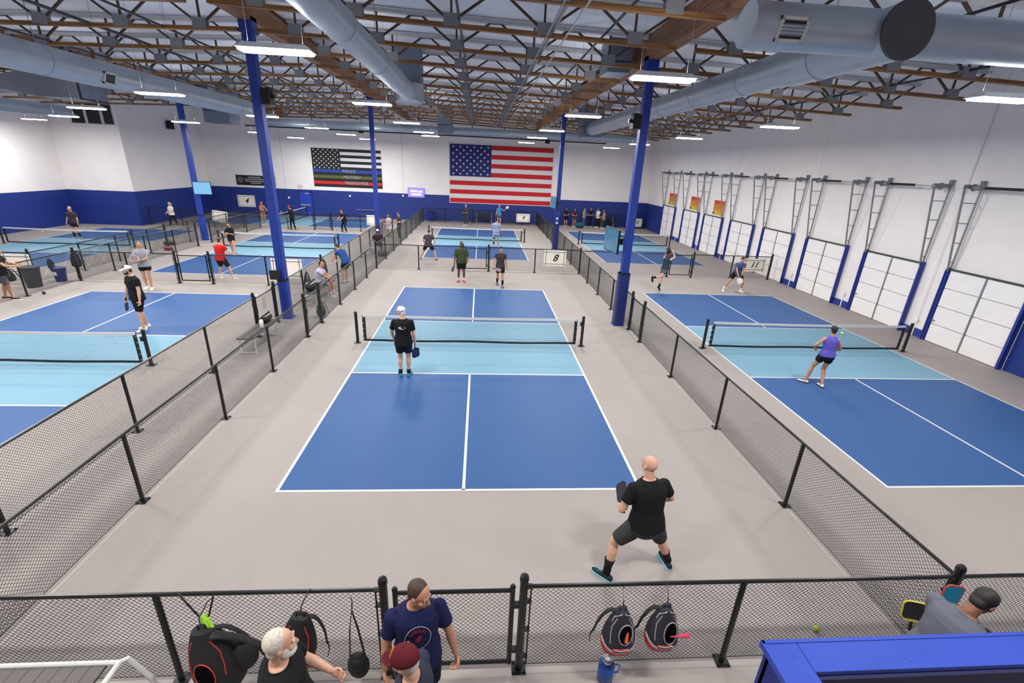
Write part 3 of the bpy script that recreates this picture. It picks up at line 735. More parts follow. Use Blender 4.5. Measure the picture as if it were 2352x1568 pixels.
board(14.55, 16.79, .42, 1.2, .68, '11', 'white board with the number 11 on the cross fence by the dock doors')
board(4.12, 36.93, .28, 1.25, .74, '9', 'white board with the number 9 on the fence under the flag')
board(14.85, 37.38, .18, 1.15, .74, '10', 'white board with the number 10 at the far right corner')
board(-8.12, 13.03, .36, .42, .80, '', 'narrow white board on the cross fence just left of the near left column')
board(-7.46, 13.03, .34, .72, .80, '', 'white board on the cross fence just right of the near left column')
board(-7.86, 29.42, .5, .68, .72, '', 'white board on the fence beside the far left column')
board(-20.75, 38.18, .62, 1.5, 1.0, '4', 'white framed board hung on the blue back wall at the far left')
board(-18.7, 29.4, .34, 1.05, .8, '', 'blank tilted white board on the far left fence', tilt=.12)
board(-17.5, 12.42, .38, .98, .78, '', 'white board on the fence behind the man at the left picture edge')
# ================================================================ wall flags and prints
def star(m, cx, cz, r, y):
    pts = []
    for k in range(10):
        a = PI / 2 + k * PI / 5; rr = r if k % 2 == 0 else r * .4; pts.append((cx + rr * math.cos(a), cz + rr * math.sin(a)))
    n = len(m.v); m.v.append((cx, y, cz)); m.v += [(x, y, z) for x, z in pts]
    m.f += [(n, n + 1 + k, n + 1 + (k + 1) % 10) for k in range(10)]
t = thing('flag', 'huge red white and blue striped flag hung flat on the back wall', 'flag', (2.05, 38.155, 1.72))
FW, FHH = 9.3, 4.95; m_red = mat('flag_red', rgb(196, 22, 34), .75, noise=.05, nscale=1.0); m_fw = mat('flag_white', rgb(222, 220, 222), .75); m_navy = mat('flag_navy', rgb(26, 34, 104), .75)
obj('cloth', MB().box((0, .02, FHH / 2), (FW + .12, .02, FHH + .12)), m_fw, t)
sh = FHH / 13; cwid = FW * .4; cx0 = -FW / 2
for k in range(13):
    z = FHH - sh * (k + .5)
    if k < 7: xa, xb = cx0 + cwid, FW / 2
    else: xa, xb = cx0, FW / 2
    obj('stripe', MB().box(((xa + xb) / 2, .004, z), (xb - xa, .014, sh)), m_red if k % 2 == 0 else m_fw, t)
ca = obj('canton', MB().box((cx0 + cwid / 2, .003, FHH - sh * 3.5), (cwid, .016, sh * 7)), m_navy, t)
sm = MB()
for r in range(9):
    n = 6 if r % 2 == 0 else 5
    for c in range(n): star(sm, cx0 + cwid * ((c + .5) / 6 if n == 6 else (c + 1) / 6), FHH - sh * 7 * (r + .75) / 9.5, .115, -.008)
obj('stars', sm, m_fw, ca)
t = thing('flag', 'black and white tribute flag with blue, green and red stripes on the back wall', 'flag', (-11.65, 38.168, 2.62))
FW, FHH = 6.0, 3.2; m_bk = mat('flag_black', rgb(28, 28, 28), .75)
obj('cloth', MB().box((0, .02, FHH / 2), (FW, .02, FHH)), m_bk, t)
sh = FHH / 13; cwid = FW * .41; cx0 = -FW / 2
cols = {1: m_fw, 3: m_fw, 5: m_fw, 7: mat('stripe_blue', rgb(40, 62, 160), .7), 9: mat('stripe_green', rgb(88, 94, 48), .7), 11: mat('stripe_red', rgb(206, 32, 38), .7)}
for k, ma in cols.items():
    xa = cx0 + cwid if k < 7 else cx0
    obj('stripe', MB().box(((xa + FW / 2) / 2, .004, FHH - sh * (k + .5)), (FW / 2 - xa, .014, sh * 1.02)), ma, t)
sm = MB()
for r in range(9):
    n = 6 if r % 2 == 0 else 5
    for c in range(n): star(sm, cx0 + cwid * ((c + .5) / 6 if n == 6 else (c + 1) / 6), FHH - sh * 7 * (r + .75) / 9.5, .085, .008)
obj('stars', sm, m_fw, t)
for k, s, x in ((7, 'POLICE', .12), (9, 'MILITARY', .38), (11, 'FIREFIGHTER', .75)):
    me = text_mesh(s, .36, .004, bold=True); me.materials.append(mat('flag_letter', rgb(150, 150, 150), .7))
    inst('lettering', me, t, (x, -.006, FHH - sh * (k + .5)), (PI / 2, 0, 0))
t = thing('banner', 'small black banner with a round emblem and pale lines on the back wall', 'banner', (-20.0, 38.185, 2.5))
obj('sheet', MB().box((0, 0, .4), (2.7, .02, .84)), m_bk, t)
mg = mat('banner_grey', rgb(150, 150, 150), .7)
em = MB(); em.lathe([(.26, -.004), (.26, .004)], 20, (-.98, -.014, .42), rotm('X', PI / 2)); obj('emblem', em, mat('banner_mid', rgb(88, 88, 90), .7), t)
for z, w, x in ((.66, 1.1, .25), (.5, 1.75, .25), (.33, 1.7, .28), (.18, .9, .3)): obj('print_line', MB().box((x, -.013, z), (w, .006, .09)), mg, t)
t = thing('banner', 'narrow yellow and white print beside the black banner on the back wall', 'banner', (-18.25, 38.185, 2.5))
obj('sheet', MB().box((0, 0, .45), (.62, .02, .95)), mat('print_cream', rgb(206, 196, 160), .7), t)
obj('print_block', MB().box((0, -.013, .25), (.5, .006, .3)), mat('print_mustard', rgb(176, 150, 80), .7), t); obj('print_block', MB().box((0, -.013, .6), (.5, .006, .14)), m_bk, t)
# clock display
t = thing('wall_display', 'glowing purple display screen with white digits on the back wall left of the flag', 'display', (-5.65, 38.12, 2.02))
obj('casing', MB().box((0, .03, .4), (1.5, .08, .84)), mat('display_case', rgb(150, 140, 220), .5), t)
obj('screen', MB().box((0, -.015, .4), (1.4, .02, .74)), mat('display_glow', rgb(110, 96, 230), .4, emit=rgb(122, 110, 255), estr=1.1), t)
mw = mat('display_text', rgb(230, 230, 255), .4, emit=rgb(235, 235, 255), estr=1.6)
me = text_mesh('10:34 pm', .30, .004, bold=True); me.materials.append(mw); inst('digits', me, t, (0, -.03, .52), (PI / 2, 0, 0))
obj('text_bar', MB().box((0, -.028, .24), (.95, .006, .13)), mw, t)
# exit door
d = bpy.data.objects.new('door_9', None); C.objects.link(d); d.location = (-15.55, YB - .01, 0); d['kind'] = 'structure'; d['label'] = 'blue exit door with a push bar in the back wall'
m_db = mat('door_blue', rgb(28, 62, 170), .45)
obj('door_leaf', MB().box((0, -.03, 1.05), (1.0, .05, 2.1)), m_db, d)
f = MB()
for s in (-1, 1): f.box((s * .56, -.03, 1.09), (.1, .1, 2.18))
f.box((0, -.03, 2.14), (1.2, .1, .1)); obj('frame', f, mat('frame_blue', rgb(20, 40, 120), .5), d)
obj('push_bar', MB().box((-.02, -.09, .98), (.85, .06, .08)), M_alu, d); obj('door_closer', MB().box((.2, -.09, 1.98), (.34, .07, .08)), M_alu, d)
t = thing('exit_sign', 'small pale exit sign over the blue door', 'sign', (-15.9, 38.16, 2.5)); obj('housing', MB().box((0, 0, .1), (.4, .06, .22)), mat('exit_pale', rgb(226, 196, 202), .5), t)
obj('lamp_head', MB().tube((0, -.02, -.12), (0, -.05, -.02), .05, n=8), M_fabricwhite, t)
for x, z, lab in ((-17.0, 1.55, 'small white round fitting on the wall left of the exit door'), (-11.6, 1.9, 'small white round fitting on the blue wall under the black flag'), (-6.85, 2.1, 'small pale twin-head fitting left of the purple display')):
    o = MB(); o.lathe([(.09, 0), (.09, .05), (.04, .08)], 12, (0, 0, 0), rotm('X', PI / 2)); o.box((0, -.02, .05), (.1, .04, .06)); ob = obj('wall_fitting', o, M_fabricwhite); ob.location = (x, YB - .015, z); tag(ob, lab, 'fitting')
t = thing('grab_rail', 'thin pale rail on the blue wall below the black flag', 'rail', (-10.3, 38.13, .72)); obj('bar', MB().tube((-.85, 0, 0), (.85, 0, 0), .03, n=8), M_conduit, t)
for s in (-.8, 0, .8): obj('bracket', MB().box((s, .03, 0), (.05, .08, .06)), M_conduit, t)
# ================================================================ loudspeakers, screens and boxes on columns
def speaker(x, y, z, rz, label, s=1.0, hang=False):
    t = thing('loudspeaker', label, 'speaker', (x, y, z), rz, 'black loudspeakers')
    m = MB(); a, b, h = .17 * s, .11 * s, .42 * s
    m.add([(-a, .12 * s, 0), (a, .12 * s, 0), (b, -.14 * s, 0), (-b, -.14 * s, 0), (-a * .8, .12 * s, h), (a * .8, .12 * s, h), (b * .8, -.1 * s, h), (-b * .8, -.1 * s, h)], [(0, 1, 2, 3), (7, 6, 5, 4), (0, 4, 5, 1), (1, 5, 6, 2), (2, 6, 7, 3), (3, 7, 4, 0)])
    obj('cabinet', m, M_rubber, t); obj('bracket', MB().box((0, .16 * s, h / 2), (.06 * s, .12 * s, .1 * s)), M_black, t)
    obj('grille', MB().box((0, -.125 * s, h / 2), (.2 * s, .01, .34 * s)), M_dark, t)
    if hang: obj('hanger_rod', MB().tube((0, 0, h - .01), (0, 0, zdeck(x) - z), .012, n=6), M_black, t)
    return t
speaker(-5.93, 8.9, 6.45, -PI / 2, 'black loudspeaker high on the near left blue column')
speaker(4.86, 8.85, 6.3, PI / 2, 'black loudspeaker high on the near right blue column')
speaker(5.9, 36.9, 7.0, PI, 'black loudspeaker under the ceiling above the right end of the flag', 1.2, True)
speaker(-9.9, 36.9, 7.1, PI, 'black loudspeaker under the ceiling right of the black flag', 1.2, True)
speaker(-23.52, 34.0, 6.6, PI / 2, 'black loudspeaker high on the left rear wall', 1.4)
def tv(x, y, z, rz, w, h, label, scr_mat):
    t = thing('television', label, 'television', (x, y, z), rz)
    obj('bezel', MB().box((0, 0, 0), (w, .06, h)), M_black, t)
    obj('screen', MB().box((0, -.034, 0), (w - .05, .008, h - .05)), scr_mat, t)
    obj('mount', MB().box((w * .3, .13, 0), (.12, .22, .2)), M_black, t)
    return t
M_scr = mat('screen_reflection', rgb(60, 110, 140), .12, noise=.4, nscale=1.5, emit=rgb(90, 150, 180), estr=.12)  # blue court reflection painted into the screen colour, with faint emission
tv(4.74, 9.5, 2.86, math.radians(-83), 1.2, .8, 'television with a painted blue reflection on the near right column seen at an angle', M_scr)
tv(4.86, 24.0, 3.0, math.radians(-80), 1.1, .72, 'small television on the far right column below the flag', M_scr)
tv(-16.2, 23.4, 3.08, math.radians(12), .95, .72, 'square light blue television on the leftmost blue column', mat('screen_reflection2', rgb(110, 165, 205), .3, emit=rgb(140, 200, 240), estr=.1))
t = thing('control_box', 'black square control box on the near left blue column', 'box', (-6.3, 8.74, 1.38)); obj('casing', MB().box((-.06, 0, .12), (.3, .1, .3)), mat('box_green_black', rgb(30, 40, 36), .5), t); obj('lid', MB().box((-.06, -.055, .12), (.25, .012, .25)), M_rubber, t)
# notice on the aisle gate
tag(obj('paper_notice', MB().box((XB_ - .03, 7.75, .86), (.006, .28, .38)), M_fabricwhite), 'white paper notice on the gate of the bench aisle', 'notice')
tag(obj('paper_notice', MB().box((XB_ + .03, 13.45, .95), (.006, .22, .34)), M_fabricwhite), 'small white paper on the aisle fence by the man in blue', 'notice')
# ================================================================ benches
def bench(x, y, rz, L, label, seat_m=None, back=True):
    t = thing('bench', label, 'bench', (x, y, 0), rz)
    for s in (-1, 1):
        xs = s * (L / 2 - .12)
        m = MB(); m.path([(xs, -.2, 0), (xs, -.2, .42), (xs, .2, .42), (xs, .2, 0)], .02, 8); obj('leg_frame', m, M_alu_white, t)
        obj('foot_bar', MB().tube((xs, -.22, .02), (xs, .22, .02), .018, n=6), M_alu_white, t)
        if back: obj('back_post', MB().path([(xs, .2, .42), (xs, .26, .85)], .018, 8), M_alu_white, t)
    for k in range(3): obj('seat_plank', MB().box((0, -.15 + k * .15, .45), (L, .13, .035)), seat_m or M_mesh_dark, t)
    if back:
        for k in range(2): obj('back_plank', MB().box((0, .24 + k * .025, .62 + k * .17), (L, .03, .13)), seat_m or M_mesh_dark, t)
    return t
M_benchdark = mat('bench_dark', rgb(40, 42, 46), .6)
bench(.55, 37.5, 0, 1.6, 'grey bench behind the fence under the flag', M_benchdark)
bench(12.2, 37.75, 0, 1.4, 'dark bench against the back wall near the board 10', M_benchdark)
bench(-6.05, 6.5, PI / 2, 1.7, 'white metal bench with a bottle on it in the bench aisle near the gate', M_mesh_dark, False)
bench(-5.95, 11.6, -PI / 2, 2.6, 'bench in the aisle where the man in the pale shirt sits', M_mesh_dark, False)
bench(-5.75, 20.9, PI / 2, 1.9, 'bench in the aisle below the far left column', M_alu, False)
# bench in the front left corner (seen from above: mesh top, white frame)
t = thing('mesh_bench', 'grey slatted bench top with a white tubular frame in the front left corner', 'bench', (-3.95, -3.52, 0))
for k in range(14): obj('seat_slat', MB().box((-1.0 + k * .13, 0, .60), (.125, .72, .03)), mat('slat_grey', rgb(98, 92, 90), .55), t)
for s in (-1, 1): obj('side_rail', MB().tube((-1.2, s * .37, .62), (.88, s * .37, .62), .022, n=8), M_alu_white, t)
for x in (-1.1, .86):
    m = MB(); m.path([(x, .37, .62), (x + .03, .42, .6), (x + .16, .44, .3), (x + .2, .45, .03)], .024, 8); obj('leg', m, M_alu_white, t)
    m = MB(); m.path([(x, -.37, .62), (x + .03, -.42, .6), (x + .16, -.44, .3), (x + .2, -.45, .03)], .024, 8); obj('leg', m, M_alu_white, t)
    obj('cross_rail', MB().tube((x, -.37, .62), (x, .37, .62), .026, n=8), M_alu_white, t)
# ================================================================ bins, bottles, balls
def bin_(x, y, r0, r1, h, col, label, lid=None):
    t = thing('waste_bin', label, 'bin', (x, y, 0))
    b = obj('tub', MB().lathe([(r0, 0), (r0 * 1.02, .02), (r1, h - .05), (r1, h)], 16), col, t); smooth_angle(b)
    obj('rim', MB().lathe([(r1 + .02, h - .05), (r1 + .025, h), (r1 * .9, h + .01), (r1 * .9, h - .03)], 16), lid or col, t)
    for s in (-1, 1): obj('handle', MB().box((s * (r1 + .03), 0, h - .09), (.05, .12, .03)), col, t)
    return t
bin_(-16.75, 12.0, .22, .28, .78, mat('bin_grey', rgb(56, 58, 60), .6), 'large dark grey bin at the corner of the far left fences')
b = bin_(-16.55, 12.95, .17, .22, .55, mat('bin_navy', rgb(34, 44, 110), .5), 'blue recycling bin beside the dark grey bin')
obj('recycling_mark', MB().box((0, -.215, .34), (.14, .01, .14)), M_fabricwhite, b)
bin_(-4.3, 37.75, .24, .28, .85, mat('bin_blue', rgb(30, 44, 150), .5), 'blue bin with a dark lid at the back fence corner', M_rubber)
def bottle(x, y, z, r, h, ma, capm, label):
    t = thing('water_bottle', label, 'bottle', (x, y, z))
    o = obj('body', MB().lathe([(r * .9, 0), (r, .01), (r, h * .75), (r * .55, h * .88), (r * .5, h * .92)], 14), ma, t); smooth_angle(o, 60)
    obj('cap', MB().lathe([(r * .56, h * .9), (r * .56, h), (r * .3, h + .008)], 12), capm, t)
    return t
bottle(-6.0, 6.6, .47, .055, .27, M_fabricwhite, M_rubber, 'white bottle with a dark cap on the white aisle bench')
t = bottle(1.62, -3.06, 0, .085, .30, mat('blue_plastic', rgb(30, 92, 190), .12, trans=.5), mat('chrome', rgb(200, 200, 205), .2, .9), 'blue plastic water jug with a metal loop on the floor by the front fence')
obj('handle', MB().path([(.07, 0, .08), (.14, 0, .1), (.14, 0, .2), (.07, 0, .23)], .013, 8), mat('blue_plastic', rgb(30, 92, 190)), t)
obj('carry_loop', MB().path([(-.035, 0, .29), (-.05, 0, .34), (0, 0, .37), (.05, 0, .34), (.035, 0, .29)], .008, 8), mat('chrome', rgb(200, 200, 205), .2, .9), t)
def ball(x, y, z, label, ma=M_balls):
    t = thing('pickleball', label, 'ball', (x, y, z - .037)); o = obj('shell', MB().ell((0, 0, .037), (.037, .037, .037), nu=14, nv=10), ma, t, True)
    h = MB()
    for k in range(8):
        a = k * 2.4; zz = .037 + .03 * math.sin(k * 1.3); r = math.sqrt(max(.0001, .0371 ** 2 - (zz - .037) ** 2)); h.ell((r * math.cos(a), r * math.sin(a), zz), (.005, .005, .005), nu=6, nv=4)
    obj('holes', h, mat('ball_hole', rgb(110, 120, 40), .8), t)
ball(4.34, -2.6, .038, 'yellow-green ball lying behind the front fence near the blue counter')
ball(10.45, 5.3, 1.08, 'yellow-green ball flying beside the woman in purple')
M_ballw = mat('ball_pale', rgb(236, 238, 190), .5)
ball(-2.1, 35.6, .3, 'pale ball in the air at the back of the far centre court', M_ballw)
ball(-.58, 14.45, .98, 'pale ball in front of the man in the green shirt', M_ballw)
ball(-14.9, 30.9, 1.1, 'pale ball in the air near the sideways court', M_ballw)
ball(-23.4, 20.6, .7, 'yellow ball near the net of the far left court')
# ================================================================ blue walled counter in the front right corner
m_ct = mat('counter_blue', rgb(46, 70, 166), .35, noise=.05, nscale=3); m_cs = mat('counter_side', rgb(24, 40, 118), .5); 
Zc = 1.8
t = thing('blue_counter', 'big blue boxed counter with a wide plank cap in the front right corner', 'counter', (2.4, -3.97, 0))
def cbox(n, x0, x1, y0, y1, z0, z1, m, p=t): return obj(n, MB().box(((x0 + x1) / 2, (y0 + y1) / 2, (z0 + z1) / 2), (x1 - x0, y1 - y0, z1 - z0)), m, p)
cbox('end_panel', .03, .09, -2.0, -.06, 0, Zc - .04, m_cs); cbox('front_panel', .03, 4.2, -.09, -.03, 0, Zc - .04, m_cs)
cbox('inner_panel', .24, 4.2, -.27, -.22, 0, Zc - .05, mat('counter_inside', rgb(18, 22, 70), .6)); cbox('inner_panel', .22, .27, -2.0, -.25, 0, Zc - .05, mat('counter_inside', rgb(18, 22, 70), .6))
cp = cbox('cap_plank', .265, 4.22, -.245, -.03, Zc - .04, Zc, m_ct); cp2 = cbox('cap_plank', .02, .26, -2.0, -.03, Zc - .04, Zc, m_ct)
cbox('edge_trim', 0, 4.22, -.028, 0, Zc - .05, Zc + .004, m_ct); cbox('edge_trim', -.006, .018, -2.0, 0, Zc - .05, Zc + .004, m_ct)
hs = MB(); random.seed(3)
for k in range(26):
    x = random.uniform(.05, 1.6) if k % 2 else random.uniform(.05, .24); y = random.uniform(-.22, -.05) if k % 2 else random.uniform(-.7, -.05); hs.lathe([(.004, 0), (.004, .0012)], 6, (x, y, Zc))
obj('screw_heads', hs, mat('screw_dark', rgb(24, 32, 90), .5), t)
# ================================================================ backpacks and bags on the front fence
def backpack(x, y, z, w, h, d, body, trim, label, rz=0.0, tilt=0.0, base=None, opening=None, strap=1, hook=None, top=.30, vstrips=None):
    """hangs from (x,y,z) top; extends down h; back against the fence at +y"""
    t = thing('backpack', label, 'backpack', (x, y, z), rz); t.rotation_euler = (0, tilt, rz)
    N, n, pw = 22, 32, 2.6
    def prof(u):
        k = top + (1 - top) * math.sin(min(1, u * 1.35) * PI / 2) ** .9; e = 1 - .3 * max(0, (u - .84) / .16) ** 2
        return w / 2 * k * e, d / 2 * (.4 + .6 * math.sin(min(1, u * 1.2) * PI / 2)) * e
    def surf(u, a, off=0.0):
        ww, dd = prof(u); ca, sa = math.cos(a), math.sin(a)
        return Vector(((ww + off) * math.copysign(abs(ca) ** (2 / pw), ca), -d / 2 + (dd + off) * math.copysign(abs(sa) ** (2 / pw), sa), -h * u))
    def front(fx, fu, off=.004):
        ww, dd = prof(fu); c = max(-.98, min(.98, fx * w / 2 / ww)); q = (1 - abs(c) ** pw) ** (1 / pw)
        return Vector((c * ww, -d / 2 - (dd + off) * q, -h * fu))
    parts = {'body': MB(), 'base_panel': MB()}
    def thr(a): return .66 + .18 * max(0, -math.sin(a)) ** 1.5
    for i in range(N):
        for j in range(n):
            u0, u1, a0, a1 = i / N, (i + 1) / N, 2 * PI * j / n, 2 * PI * (j + 1) / n
            k = 'base_panel' if base is not None and (u0 + u1) / 2 > thr((a0 + a1) / 2) else 'body'
            parts[k].add([surf(u0, a0), surf(u0, a1), surf(u1, a1), surf(u1, a0)], [(0, 1, 2, 3)])
    for uu, k in ((0, 'body'), (1, 'base_panel' if base is not None else 'body')): parts[k].add([surf(uu, 2 * PI * j / n) for j in range(n)], [tuple(range(n))])
    for k, m_ in (('body', body), ('base_panel', base)):
        if parts[k].v:
            o = obj(k, parts[k], m_, t); bm = bmesh.new(); bm.from_mesh(o.data); bmesh.ops.remove_doubles(bm, verts=bm.verts, dist=.0005); bmesh.ops.recalc_face_normals(bm, faces=bm.faces); bm.to_mesh(o.data); bm.free(); smooth_angle(o, 60)
    if base is not None:
        for q, off in ((0, .0), (1, -.03)): obj('base_piping', MB().path([surf(min(.98, thr(a) + off), a, .003) for a in [PI + PI * k / 24 for k in range(25)]], .007, 6), M_alu if q == 0 else trim, t)
    if opening:
        ox, ou, rx, ru = opening; ring = [front(ox + rx * math.cos(2 * PI * k / 18), ou + ru * math.sin(2 * PI * k / 18), .004) for k in range(18)]; inr = [front(ox + rx * .5 * math.cos(2 * PI * k / 18), ou + ru * .5 * math.sin(2 * PI * k / 18), .004) for k in range(18)]
        mo = MB(); mo.add(ring + inr + [front(ox, ou, .004)], [(k, (k + 1) % 18, 18 + (k + 1) % 18, 18 + k) for k in range(18)] + [(18 + k, 18 + (k + 1) % 18, 36) for k in range(18)]); obj('open_mouth', mo, mat('bag_inside', rgb(9, 9, 10), .95, spec=.05), t, True)
        obj('mouth_zip', MB().path(ring + [ring[0]], .006, 6), trim, t)
    pk = MB(); pz = [front(fx, fu, .012) for fx, fu in ((-.45, .74), (.45, .74), (.42, .88), (-.42, .88))]; pb = [front(fx, fu, -.01) for fx, fu in ((-.5, .72), (.5, .72), (.46, .9), (-.46, .9))]
    pk.add(pz + pb, [(0, 1, 2, 3), (0, 4, 5, 1), (1, 5, 6, 2), (2, 6, 7, 3), (3, 7, 4, 0)]); po = obj('pocket', pk, body if base is None else base, t)
    obj('pocket_zip', MB().path([front(-.42, .735, .014), front(0, .75, .016), front(.42, .735, .014)], .005, 5), trim, po)
    for s in (-1, 1): obj('seam_piping', MB().path([front(s * f, u, .003) for f, u in ((.35, .1), (.62, .28), (.68, .45), (.66, .62))], .0055, 5), trim, t)
    if vstrips is not None:
        for s in (-1, 1): obj('trim_strip', MB().path([front(s * .1, .0, .006), front(s * .5, .1, .006), front(s * .7, .2, .006)], .011, 6, flat=.4), vstrips, t)
    obj('handle_loop', MB().path([(-.035, -d / 2, -.01), (-.03, -d / 2, .05), (.03, -d / 2, .05), (.035, -d / 2, -.01)], .010, 6), body, t)
    hk = MB(); hk.path([(0, -d / 2, .045), (0, -d / 2 + .01, .12), (.02, -.02, .17), (.03, .03, .16)], .006, 6); obj('hook', hk, M_black, t)
    for s in ((-1, 1) if strap == 2 else (strap,)):
        st = MB(); st.path(curve([(s * w * .12, -d * .45, -.02), (s * w * .36, -d * .3, -h * .1), (s * w * .6, -.06, -h * .36), (s * w * .72, -.06, -h * .64)]), [.02 + .009 * math.sin(PI * k / 15) for k in range(16)], 10, flat=.4); so_ = obj('shoulder_strap', st, M_rubber, t, True)
        obj('strap_webbing', MB().path([(s * w * .74, -.06, -h * .62), (s * w * .8, -.05, -h * .8), (s * w * .78, -.05, -h * .95)], .011, 6, flat=.4), M_rubber, so_)
    return t
M_bagblk = mat('bag_black', rgb(28, 27, 29), .7, bump=.2, bscale=20); M_bagnavy = mat('bag_navy', rgb(44, 42, 56), .7, bump=.2, bscale=20); M_bagred = mat('bag_red', rgb(190, 30, 28), .55)
M_trimred = mat('trim_red', rgb(200, 60, 44), .5); M_trimgrey = mat('trim_grey', rgb(170, 160, 160), .5)
FYB = FY - .035
b = backpack(1.68, FYB, 1.03, .34, .54, .24, M_bagnavy, M_trimgrey, 'navy and red backpack left of the pair on the front fence, orange item inside', base=M_bagred, opening=(.2, .42, .42, .21), strap=-1, vstrips=M_trimgrey)
obj('orange_grip', MB().tube((.04, -.24, -.3), (.05, -.2, -.2), .018, n=8), mat('orange', rgb(226, 96, 50), .5), b)
b = backpack(2.13, FYB, 1.05, .33, .52, .24, M_bagnavy, M_trimgrey, 'navy and red backpack right of the pair on the front fence, pink item sticking out', base=M_bagred, opening=(.24, .46, .42, .24), strap=-1, vstrips=M_trimgrey)
pg = MB(); pg.path([(.02, -.22, -.28), (.1, -.25, -.24)], .006, 6); pg.path([(.1, -.25, -.24), (.2, -.27, -.2)], [.014, .026], 10); obj('pink_grip', pg, mat('pink', rgb(226, 70, 96), .5), b)
b = backpack(-2.3, FYB, .98, .46, .72, .32, M_bagblk, M_trimred, 'large open black backpack with red piping on the front fence left of the bearded man', tilt=-.12, opening=(-.15, .6, .42, .2), strap=1, top=.42)
obj('side_straps', MB().path(curve([(.1, -.22, -.02), (.2, -.2, -.06), (.33, -.14, -.22), (.42, -.1, -.4), (.46, -.08, -.55)]), .042, 10, flat=.35), M_rubber, b, True)
obj('mesh_pocket', MB().ell((.27, -.15, -.4), (.13, .07, .2), rotm('Y', .35), 14, 10), mat('mesh_black', rgb(34, 34, 36), .8, bump=.6, bscale=60), b, True)
gl = MB(); gl.path([(.0, -.1, .1), (.03, -.12, .02), (.06, -.14, -.03)], [.03, .035, .02], 8); gl.path([(.05, -.12, .08), (.09, -.15, -.02)], .015, 6); obj('green_strap', gl, mat('lime', rgb(170, 220, 60), .5), b)
cd_ = MB(); cd_.path([(-.02, -.1, .05), (-.12, -.06, .2), (-.22, .0, .3)], .009, 6); cd_.path([(.05, -.1, .08), (.1, -.02, .24)], .009, 6); obj('hanging_cord', cd_, M_black, b)
b = backpack(-1.42, FYB, 1.08, .36, .66, .26, M_bagblk, M_trimred, 'black and red backpack on the front fence right of the bearded man', tilt=.18, base=M_bagred, strap=1, top=.4)
obj('silver_bottle', MB().lathe([(.035, 0), (.038, .16), (.02, .2), (.02, .22)], 12, (-.02, -.3, -.52)), mat('chrome', rgb(200, 200, 205)), b)
rl = MB(); rl.path([(-.1, -.2, -.1), (-.06, -.25, -.3), (.02, -.27, -.4), (.12, -.27, -.42)], .014, 6); obj('red_piping', rl, M_bagred, b)
# slim sling bag
t = thing('sling_bag', 'small black sling bag hanging on a long strap on the front fence', 'bag', (-.98, FYB, .98))
o = obj('pouch', MB().ell((.03, -.09, -.66), (.11, .075, .17), nu=16, nv=10), M_bagblk, t, True)
obj('strap', MB().path([(-.05, -.07, -.55), (-.03, -.05, -.2), (0, -.03, .03), (.05, -.05, -.2), (.1, -.08, -.55)], .016, 6, flat=.4), M_rubber, t)
obj('hook', MB().path([(0, -.02, .02), (.0, .01, .1), (-.02, .04, .12)], .006, 6), M_black, t); obj('flap', MB().ell((.03, -.12, -.6), (.09, .06, .08), nu=14, nv=8), M_rubber, t, True)
# bags further away
def duffel(x, y, z, rz, L, r, ma, label, stripe=None):
    t = thing('sports_bag', label, 'bag', (x, y, z), rz)
    o = obj('body', MB().rings([[Vector((L * (i / 8 - .5), r * f * math.cos(2 * PI * j / 14), r + r * .95 * f * math.sin(2 * PI * j / 14))) for j in range(14)] for i, f in enumerate((.6, .9, 1, 1, 1, 1, 1, .9, .6))]), ma, t); smooth_angle(o, 60)
    obj('carry_strap', MB().path([(-L * .25, -r * .5, r * 1.8), (-L * .2, -r * .6, r * 2.4), (L * .2, -r * .6, r * 2.4), (L * .25, -r * .5, r * 1.8)], .018, 6), M_rubber, t)
    for s in (-.9, .9, 2.2): obj('piping', MB().path([(-L * .4, r * .92 * math.cos(s), r + r * .9 * math.sin(s)), (-L * .2, r * 1.01 * math.cos(s), r + r * .96 * math.sin(s)), (L * .2, r * 1.01 * math.cos(s), r + r * .96 * math.sin(s)), (L * .4, r * .92 * math.cos(s), r + r * .9 * math.sin(s))], .012, 5), stripe or M_alu_white, t)
    obj('end_pocket', MB().ell((L * .46, 0, r), (.05, r * .5, r * .45), nu=10, nv=8), ma, t, True)
duffel(-6.0, 10.75, .47, PI / 2, .62, .17, M_bagblk, 'black and white sports bag on the aisle bench beside the seated man', M_fabricwhite)
duffel(-6.08, 7.1, .47, PI / 2, .46, .12, M_bagblk, 'black sports bag on the end of the white aisle bench', M_alu_white)
backpack(-6.28, 10.9, 1.1, .34, .55, .22, M_bagblk, M_alu_white, 'black and grey backpack on the aisle fence behind the seated man', rz=PI / 2)
backpack(-6.28, 12.9, 1.2, .32, .62, .22, mat('bag_maroon', rgb(48, 24, 30), .7), M_trimgrey, 'dark maroon backpack on the aisle fence beside the man in blue', rz=PI / 2)
backpack(-5.2, 9.3, .5, .3, .48, .2, M_bagblk, M_alu_white, 'black and white bag standing on the floor by the near left column')
backpack(-15.9, 13.2, 1.2, .34, .62, .24, M_bagblk, M_rubber, 'black bag hanging on the left fence corner near the blue recycling bin')
backpack(-15.9, 12.0, 1.1, .2, .34, .12, mat('bag_dkblue', rgb(30, 34, 60), .7), M_rubber, 'small dark pouch on the left fence beyond the bins')
backpack(-16.4, 10.9, .98, .4, .45, .25, mat('bag_olive', rgb(40, 46, 34), .7), M_alu_white, 'olive and black bag on the fence beside the man at the left picture edge')
duffel(-17.6, 21.6, 0, .3, .55, .13, mat('bag_mixed', rgb(60, 40, 44), .7), 'small dark and yellow bag on the floor by the far left fence', M_balls)
duffel(-16.7, 20.0, 0, .3, .4, .11, mat('bag_dred', rgb(120, 20, 30), .6), 'small dark red bag on the floor by the far left fence')
